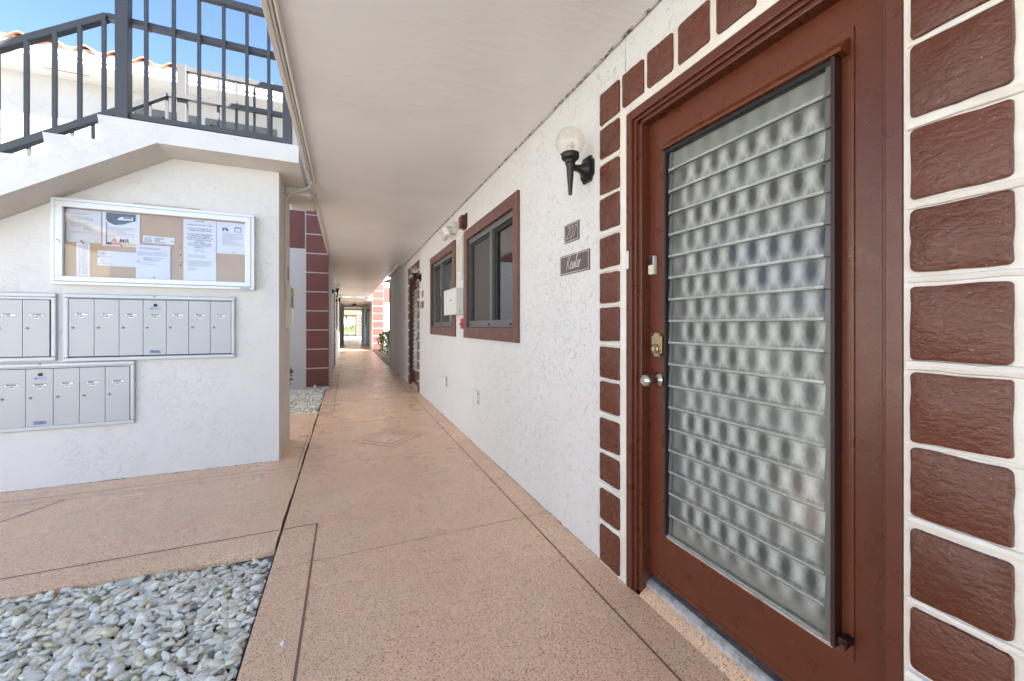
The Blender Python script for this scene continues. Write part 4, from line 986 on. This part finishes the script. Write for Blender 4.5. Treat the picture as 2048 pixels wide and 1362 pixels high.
# conduit: along the slab edge, down the end of the wall
mb = MB(); cyl = [(-.262, -4, 2.494), (-.262, 4.02, 2.494)]; mb.tube(cyl, .010, 10)
mb.tube([(-.285, -4, 2.494), (-.285, 3.98, 2.494)], .008, 10)
bend = [(-.285, 3.98, 2.492), (-.30, 4.10, 2.482), (-.36, 4.19, 2.470), (-.45, 4.23, 2.45), (-.505, 4.25, 2.40), (-.522, 4.255, 2.34), (-.526, 4.256, 2.25), (-.526, 4.257, 1.6), (-.526, 4.275, 1.50), (-.526, 4.30, 1.45), (-.526, 4.32, 1.43)]
mb.tube(bend, .009, 10); o = mb.obj('conduit', 'stucco_side', None, True); tag(o, 'painted conduit running along the slab edge and bending down to the junction box', 'conduit')
cp = B(-40, -6.3, -40, 8.1, -.139, -.02).obj('courtyard_paving', 'paving_pale'); tag(cp, 'pale sunlit concrete paving of the open courtyard', 'paving', kind='structure')
cp = B(-6.29, 12, -40, -5.5, -.139, -.02).obj('courtyard_paving', 'paving_pale'); tag(cp, 'pale concrete paving behind the end of the walkway', 'paving', kind='structure')
cp = B(-6.29, -3.02, -5.49, 2.41, -.139, -.02).obj('courtyard_paving', 'paving_pale'); tag(cp, 'pale concrete paving beside the pebbles', 'paving', kind='structure')
o = B(xe + .0005, xe + .006, 4.43, 4.53, 1.62, 1.78, ch=.002).obj('cover_plate', 'stucco_side'); tag(o, 'narrow painted cover plate above the junction box', 'cover plate')
B(xe + .0062, xe + .0066, 4.445, 4.515, 1.635, 1.765).obj('plate_recess', 'slab_edge', o)

# ================================================================ RIGHT WALL FIXTURES
def globe_lamp(x, y, sgn, label, group=None, s=1.0, z=2.0):
    t = thing('wall_lamp', (x, y, z), label, 'lamp', group)
    pl = [(-.036, -.020), (-.058, -.036), (-.058, .036), (-.036, .052), (-.026, .060), (.026, .060), (.036, .052), (.058, .036), (.058, -.036), (.036, -.050), (.026, -.060), (-.026, -.060), (-.036, -.05)]
    pl = [(-.042, -.048), (-.056, -.036), (-.056, .036), (-.042, .048), (-.034, .066), (.034, .066), (.042, .048), (.056, .036), (.056, -.036), (.042, -.048), (.034, -.066), (-.034, -.066)]
    mb = MB(); mb.prism([(y + a, z + b) for a, b in pl], 'x', x, x + sgn * .014); mb.prism([(y + a * .82, z + b * .82) for a, b in pl], 'x', x + sgn * .014, x + sgn * .022)
    mb.lathe([(.042, 0), (.038, .010), (.028, .020), (.020, .034), (.017, .050), (.017, .072)], (x + sgn * .022, y, z), (sgn, 0, 0), 20)
    mb.obj('bracket', 'black_metal', t, True)
    cxl = x + sgn * .112
    mb = MB(); mb.lathe([(.008, -.146), (.0095, -.140), (.0205, .000), (.0235, .006), (.0235, .016), (.027, .018), (.027, .028), (.031, .034), (.043, .040), (.046, .046), (.046, .068), (.042, .070)], (cxl, y, z), (0, 0, 1), 24)
    mb.tube([(cxl + sgn * .045, y, z + .055), (cxl + sgn * .058, y, z + .055)], .004, 8)
    mb.obj('lamp_cup', 'black_metal', t, True)
    mb = MB(); prof = [(.0745 * math.sin(a), -.0745 * math.cos(a)) for a in np.linspace(.60, math.pi - .001, 22)]
    mb.lathe(prof, (cxl, y, z + .128), (0, 0, 1), 32); mb.f = mb.f[:-2]; mb.obj('globe', 'globe_glass', t, True)
    mb = MB(); mb.lathe([(.014, .05), (.014, .10), (.018, .104), (.018, .112), (.012, .128), (.004, .136), (0, .137)], (cxl, y, z), (0, 0, 1), 16); mb.obj('bulb', 'white_plastic', t, True)
    return t
globe_lamp(XW, 1.752, -1, 'black wall lamp with clear globe beside the brick column of the nearest door')
globe_lamp(XW, 8.54 - 1.752, -1, 'black wall lamp with clear globe beside the second door on the right wall')
globe_lamp(-.3005, 10.3, 1, 'black globe lamp on the left corridor wall, nearer of the two there')
globe_lamp(-.3005, 14.0, 1, 'black globe lamp on the left corridor wall, farther of the two there')
globe_lamp(1.15, 22.2, -1, 'tiny black globe lamp on the far right building')

# number and name plates
def plate(y0, y1, z0, z1, name, label, group):
    t = thing(name, (XW, (y0 + y1) / 2, (z0 + z1) / 2), label, 'sign', group)
    B(XW - .007, XW - .0005, y0, y1, z0, z1, ch=.001).obj('plate', 'sign_brown', t)
    fr = MB(); w = .0022; q = .0055; x0, x1 = XW - .0078, XW - .0068
    for (a, b, c, d) in ((y0 + q, y1 - q, z1 - q - w, z1 - q), (y0 + q, y1 - q, z0 + q, z0 + q + w), (y0 + q, y0 + q + w, z0 + q + w, z1 - q - w), (y1 - q - w, y1 - q, z0 + q + w, z1 - q - w)): fr.box(x0, x1, a, b, c, d)
    fr.obj('border_line', 'ink_white', t); return t
def ribbon(strokes, origin, s, w, shear, parent, name='lettering'):
    mb = MB(); O = Vector(origin); R, U = Vector(RW['right']), Vector(RW['up']); k = 0
    for st in strokes:
        # smooth with catmull-rom
        P = [Vector((a + b * shear, b)) for a, b in st]; Q = []
        for i_ in range(len(P) - 1):
            p0, p1, p2, p3 = P[max(i_ - 1, 0)], P[i_], P[i_ + 1], P[min(i_ + 2, len(P) - 1)]
            for t_ in np.linspace(0, 1, 6)[:-1]:
                Q.append(.5 * ((2 * p1) + (-p0 + p2) * t_ + (2 * p0 - 5 * p1 + 4 * p2 - p3) * t_ ** 2 + (-p0 + 3 * p1 - 3 * p2 + p3) * t_ ** 3))
        Q.append(P[-1])
        for a, b in zip(Q, Q[1:]):
            d = (b - a)
            if d.length < 1e-6: continue
            n = Vector((-d.y, d.x)).normalized() * w / s / 2; e = d.normalized() * w / s * .3
            pts = [a - e + n, a - e - n, b + e - n, b + e + n]; k += 1
            mb.quad(*[O + R * p.x * s + U * p.y * s + Vector((-.0003 - k * 1e-6, 0, 0)) for p in pts])
    return mb.obj(name, 'ink_white', parent)
NUM = {'2': [[(.02, .78), (.12, .98), (.32, .98), (.38, .78), (.28, .5), (.02, .02)], [(.0, .02), (.2, .06), (.40, .0)]], '0': [[(.22, 1.0), (.06, .85), (.02, .45), (.12, .03), (.28, .03), (.40, .3), (.40, .75), (.30, .97), (.2, 1.0)]], '7': [[(.02, .92), (.2, .97), (.42, .96)], [(.42, .96), (.25, .5), (.12, .0)]], '5': [[(.40, .98), (.12, .96), (.06, .55), (.25, .6), (.38, .4), (.30, .08), (.04, .04)]]}
def number(t, txt, y0, z0, s):
    st = []
    for k, ch in enumerate(txt): st += [[(a + k * .52, b) for a, b in q] for q in NUM[ch]]
    ribbon(st, (XW - .0072, y0, z0), s, .0026, .28, t)
t = plate(1.838, 1.990, 1.655, 1.760, 'number_plate', 'small brown plate with white number 207', None); number(t, '207', 1.968, 1.676, .066)
t = plate(1.737, 2.040, 1.474, 1.585, 'name_plate', 'wide brown name plate with white script below the number 207', None)
K = [[(.02, -.05), (.05, .5), (.10, 1.0)], [(.46, 1.02), (.10, .45)], [(.08, .5), (.22, .25), (.42, .0), (.50, .08)],
     [(.50, .20), (.64, .30), (.66, .46), (.56, .48), (.50, .22), (.58, .02), (.72, .12), (.84, .46)], [(.84, .46), (.88, .2), (.80, .0), (.74, .06)], [(.86, .04), (.96, .2), (1.04, .46), (1.08, .2), (1.0, .0), (.94, .06)],
     [(1.06, .04), (1.2, .4), (1.36, 1.0), (1.30, 1.12), (1.24, .8), (1.20, .2), (1.27, .0), (1.38, .14)], [(1.38, .20), (1.52, .30), (1.54, .46), (1.44, .48), (1.38, .22), (1.46, .02), (1.60, .12), (1.68, .46)], [(1.68, .46), (1.66, .0)], [(1.69, .3), (1.78, .46), (1.90, .42)]]
ribbon(K, (XW - .0072, 1.965, 1.502), .078, .0027, .20, t)
t = plate(8.54 - 1.990, 8.54 - 1.838, 1.655, 1.760, 'number_plate', 'small brown number plate beside the second door', None); number(t, '205', 8.54 - 1.868, 1.676, .066)
t = plate(8.54 - 2.040, 8.54 - 1.737, 1.474, 1.585, 'name_plate', 'brown name plate below the number beside the second door', None)
ribbon([[(a * .8, b) for a, b in q] for q in K[3:8]], (XW - .0072, 8.54 - 1.80, 1.502), .078, .0027, .2, t)

# white wall box
o = thing('wall_box', (XW, 4.4, 1.45), 'white metal box mounted on the wall between the two windows', 'box')
B(XW - .092, XW - .002, 4.112, 4.64, 1.305, 1.585, ch=.005).obj('box_body', 'white_plastic', o)
B(XW - .098, XW - .0925, 4.118, 4.655, 1.300, 1.590, ch=.002).obj('front_cover', 'white_plastic', o)
B(XW - .0988, XW - .0982, 4.26, 4.36, 1.455, 1.468).obj('lettering', 'ink_grey', o)
B(XW - .0992, XW - .0982, 4.24, 4.31, 1.572, 1.580).obj('handle', 'window_alu', o)
B(XW - .060, XW - .045, 4.1095, 4.1115, 1.33, 1.345, ch=.0005).obj('latch', 'mail_plate', o)
# vertical fixture
o = thing('wall_light', (XW, 4.28, 1.9), 'tall narrow white wall light with cream diffuser beside the nearest window', 'light')
B(XW - .024, XW - .001, 4.185, 4.325, 1.690, 2.165, ch=.004).obj('housing', 'white_plastic', o)
B(XW - .034, XW - .0245, 4.220, 4.290, 1.775, 2.085, ch=.004).obj('diffuser', 'cream_plastic', o)
for zz in (1.725, 2.128):
    mb = MB(); mb.lathe([(.006, 0), (.005, .003), (0, .003)], (XW - .024, 4.255, zz), (-1, 0, 0), 10); mb.obj('screw', 'window_black', o)
# emergency twin-head light
o = thing('emergency_light', (XW, 4.5, 2.3), 'cream emergency light with two tilted lamp heads high on the right wall', 'light')
B(XW - .055, XW - .001, 4.42, 4.57, 2.245, 2.385, ch=.008).obj('housing', 'cream_plastic_pale', o)
for (yy, zz, nm) in ((4.45, 2.285, (-.75, -.35, -.45)), (4.62, 2.26, (-.6, .5, -.5))):
    nv_ = Vector(nm).normalized(); c0 = Vector((XW - .085, yy, zz))
    mb = MB(); mb.tube([(XW - .05, yy + .02, zz + .01), tuple(c0)], .012, 8); mb.lathe([(.025, -.03), (.043, -.01), (.050, .03), (.053, .05), (.0, .05)], c0, nv_, 20); hd_ = mb.obj('lamp_head', 'cream_plastic_pale', o, True)
    mb = MB()
    for q in range(4):
        a = c0 + nv_ * .052 + Vector((0, 0, 1)).cross(nv_).normalized() * 0 + nv_.cross(Vector((0, 1, 0))).normalized() * (-.036 + q * .022)
        d_ = Vector((0, 0, 1)).cross(nv_).normalized() * .040
        mb.tube([tuple(a - d_), tuple(a + d_)], .009, 8)
    mb.obj('lens', 'alu_white', hd_, True)
# strobe
o = thing('fire_alarm_strobe', (XW, 4.06, 2.28), 'dark red fire alarm horn above the nearest window corner', 'alarm')
mb = MB(); mb.prism([(3.995, 2.365), (3.995, 2.235), (4.03, 2.205), (4.12, 2.205), (4.15, 2.235), (4.15, 2.365)], 'x', XW - .018, XW - .001); mb.obj('back_plate', 'strobe_red', o)
mb = MB(); mb.prism([(4.01, 2.345), (4.01, 2.245), (4.04, 2.215), (4.11, 2.215), (4.135, 2.245), (4.135, 2.345)], 'x', XW - .060, XW - .018); mb.obj('horn', 'strobe_red', o)
o = thing('fire_alarm_pull', (XW, 4.13, 1.2), 'small bright red fire alarm pull station below the white box', 'alarm')
B(XW - .030, XW - .001, 4.085, 4.175, 1.145, 1.255, ch=.005).obj('housing', 'pull_red', o); B(XW - .045, XW - .031, 4.10, 4.16, 1.185, 1.205, ch=.003).obj('handle', 'pull_red', o)
for (y0, y1, z0, z1, lab) in ((4.87, 5.03, .405, .530, 'white weatherproof outlet cover low under the farther window'), (3.59, 3.745, .420, .555, 'white weatherproof outlet cover low under the nearest window')):
    o = thing('outlet_cover', (XW, (y0 + y1) / 2, z0), lab, 'outlet', 'weatherproof outlet covers low on the wall')
    B(XW - .010, XW - .001, y0, y1, z0, z1, ch=.003).obj('back_plate', 'stucco_front', o); B(XW - .026, XW - .0105, y0 + .008, y1 - .026, z0 + .010, z1 - .010, ch=.005).obj('lid', 'white_plastic', o)
    mb = MB()
    for zz in (z0 + .03, z1 - .03): mb.tube([(XW - .018, y0 + .006, zz - .007), (XW - .018, y0 + .006, zz + .007)], .005, 8)
    mb.obj('hinge', 'window_alu', o)
# floodlight wedge at the end of the ceiling
o = thing('floodlight', (1.1, 11.8, 2.45), 'small dark floodlight hanging from the ceiling where the right wall ends', 'light')
mb = MB(); mb.prism([(.95, 2.43), (1.17, 2.43), (1.17, 2.53)], 'y', 11.85, 11.95); mb.obj('bracket', 'window_alu', o); mb = MB(); mb.lathe([(.02, 0), (.045, .03), (.05, .06), (0, .06)], (1.12, 11.86, 2.47), (-.2, -1, -.3), 14); mb.obj('lamp_head', 'gutter_white', o, True)
o = thing('ceiling_lamp', (.42, 22.5, 2.33), 'small black ceiling lamp hanging in the middle of the far corridor', 'lamp')
mb = MB(); mb.lathe([(.09, 0), (.10, -.03), (.11, -.10), (.06, -.11)], (.42, 22.5, 2.335), (0, 0, 1), 16); mb.obj('shade', 'black_metal', o, True); mb = MB(); mb.lathe([(.06, -.11), (.075, -.15), (.05, -.2), (0, -.21)], (.42, 22.5, 2.335), (0, 0, 1), 16); mb.obj('bulb_glass', 'cream_plastic_pale', o, True)

# ================================================================ PLANTS
def leaves(mb, c, rad, n, size, seed, up=.4, long=1.9):
    rnd = random.Random(seed); c = Vector(c)
    for _ in range(n):
        d = Vector((rnd.gauss(0, 1), rnd.gauss(0, 1), rnd.gauss(0, 1))).normalized() * rnd.random() ** .45
        p = c + Vector((d.x * rad[0], d.y * rad[1], d.z * rad[2]))
        a = (d + Vector((rnd.uniform(-.6, .6), rnd.uniform(-.6, .6), up + rnd.uniform(-.3, .5)))).normalized(); s = a.orthogonal().normalized()
        s = (Matrix.Rotation(rnd.uniform(0, 6.28), 3, a) @ s); nrm = a.cross(s); L = size * rnd.uniform(.7, 1.3) * long; w = size * rnd.uniform(.35, .55)
        q0 = p; q1 = p + a * L * .45 + s * w + nrm * w * .25; q2 = p + a * L - nrm * L * .15; q3 = p + a * L * .45 - s * w + nrm * w * .25; qm = p + a * L * .45
        mb.quad(q0, q1, q2, qm); mb.quad(q0, qm, q2, q3)
def stems(mb, c, n, h, spread, seed, r=.008):
    rnd = random.Random(seed)
    for _ in range(n):
        a = rnd.uniform(0, 6.28); e = (c[0] + math.cos(a) * spread * rnd.random(), c[1] + math.sin(a) * spread * rnd.random(), c[2] + h * rnd.uniform(.6, 1))
        mb.tube([c, ((c[0] + e[0]) / 2 + rnd.uniform(-.03, .03), (c[1] + e[1]) / 2, c[2] + h * .45), e], [r, r * .8, r * .4], 5)
for (px, py, rz, hh, mt, lab, n) in ((1.50, 14.6, .62, .55, 'leaf_green', 'broad leaved green shrub in the garden bed beyond the right wall', 620), (1.66, 13.4, .45, .42, 'leaf_green', 'smaller green shrub in the garden bed, partly behind the wall end', 330), (1.62, 17.2, .4, .5, 'leaf_yellow', 'yellowish green shrub at the foot of the coral quoins', 260)):
    t = thing('garden_shrub', (px, py, 0), lab, 'shrub'); mb = MB(); leaves(mb, (px, py, hh), (rz * .75, rz * .9, hh * .85), n, .06, int(px * 100)); mb.obj('foliage', mt, t); mb = MB(); stems(mb, (px, py, -.05), 10, hh * 1.4, .4, 3); mb.obj('stem', 'bark', t)
t = thing('irrigation_pipe', (1.3, 13.6, 0), 'thin white irrigation pipe leaning in front of the shrub', 'pipe'); mb = MB(); mb.tube([(1.27, 13.0, 0), (1.25, 13.1, .45), (1.22, 13.4, .82)], .014, 8); mb.obj('pipe', 'white_plastic', t, True); mb = MB(); mb.lathe([(.018, 0), (.02, .05), (.01, .06)], (1.22, 13.4, .82), (0, 0, 1), 10); mb.obj('nozzle', 'black_metal', t, True)
t = thing('red_leaf_plant', (-.97, 7.75, 0), 'dark red leaved plant half hidden behind the end of the mailbox wall', 'plant'); mb = MB(); leaves(mb, (-.99, 7.75, .30), (.17, .16, .22), 70, .04, 8); mb.obj('foliage', 'leaf_red', t); mb = MB(); stems(mb, (-.98, 7.75, -.04), 6, .45, .14, 5, .005); mb.obj('stem', 'bark', t)
t = thing('sprinkler_head', (-.52, 7.95, 0), 'small white sprinkler head in the pebbles by the red pillar', 'sprinkler'); mb = MB(); mb.lathe([(.014, -.03), (.014, .07), (.022, .075), (.022, .10), (0, .10)], (-.52, 7.95, 0), (0, 0, 1), 12); mb.obj('riser', 'white_plastic', t, True)
t = thing('weed', (-1.92, 2.38, -.02), 'tiny green weed at the edge of the pebbles on the far left', 'weed'); mb = MB(); leaves(mb, (-1.372, 2.385, .0), (.012, .01, .012), 16, .009, 9); mb.obj('foliage', 'leaf_yellow', t)
# far lawn, trees
rnd = random.Random(11); mb = MB()
for _ in range(9000):
    x_, y_ = rnd.uniform(-4, 6), rnd.uniform(61, 80); h_ = rnd.uniform(.05, .12); a = rnd.uniform(0, 3.14); w_ = .02
    mb.quad((x_ - w_ * math.cos(a), y_ - w_ * math.sin(a), -.14), (x_ + w_ * math.cos(a), y_ + w_ * math.sin(a), -.14), (x_ + rnd.uniform(-.04, .04), y_, -.14 + h_))
o = mb.obj('grass', 'grass_blade'); tag(o, 'bright green grass beyond the end of the corridor', 'grass', kind='stuff')
def tree(x, y, h, r, seed, label, trunk_r=.16, mt='leaf_far', n=1800):
    t = thing('shade_tree', (x, y, -.14), label, 'tree'); rr = random.Random(seed)
    mb = MB(); mb.tube([(x, y, -.14), (x + .08, y, h * .35), (x - .05, y + .1, h * .7), (x, y, h * .95)], [trunk_r, trunk_r * .8, trunk_r * .55, .04], 9)
    for k in range(7):
        a = rr.uniform(0, 6.28); z_ = h * rr.uniform(.45, .75); mb.tube([(x, y, z_), (x + math.cos(a) * r * .5, y + math.sin(a) * r * .5, z_ + r * .35), (x + math.cos(a) * r * .85, y + math.sin(a) * r * .85, z_ + r * .5)], [trunk_r * .5, trunk_r * .3, .02], 6)
    mb.obj('trunk', 'bark', t, True); mb = MB()
    for k in range(16):
        a = rr.uniform(0, 6.28); q = rr.random() ** .5 * r * .8; leaves(mb, (x + math.cos(a) * q, y + math.sin(a) * q, h * .8 + rr.uniform(-.35, .45) * r), (r * .38, r * .38, r * .28), n // 16, .16, seed * 50 + k)
    mb.obj('crown', mt, t); return t
tree(.10, 72, 4.2, 2.0, 1, 'dark green tree seen through the far opening, left of centre', .16)
tree(2.3, 84, 7, 3.0, 2, 'tall pale tree behind the lawn at the far end, right of centre', .3)
tree(-3.5, 95, 8, 4.2, 3, 'broad tree far behind the lawn on the left', .35)
tree(6.5, 105, 9, 4.5, 4, 'broad tree far behind the lawn on the right', .35)
o = thing('hedge', (0, 110, 0), 'long green hedge closing off the far lawn', 'hedge'); mb = MB()
for k in range(26): leaves(mb, (-12 + k, 112, .8), (.9, .7, .95), 90, .2, 700 + k)
mb.obj('foliage', 'leaf_far', o)
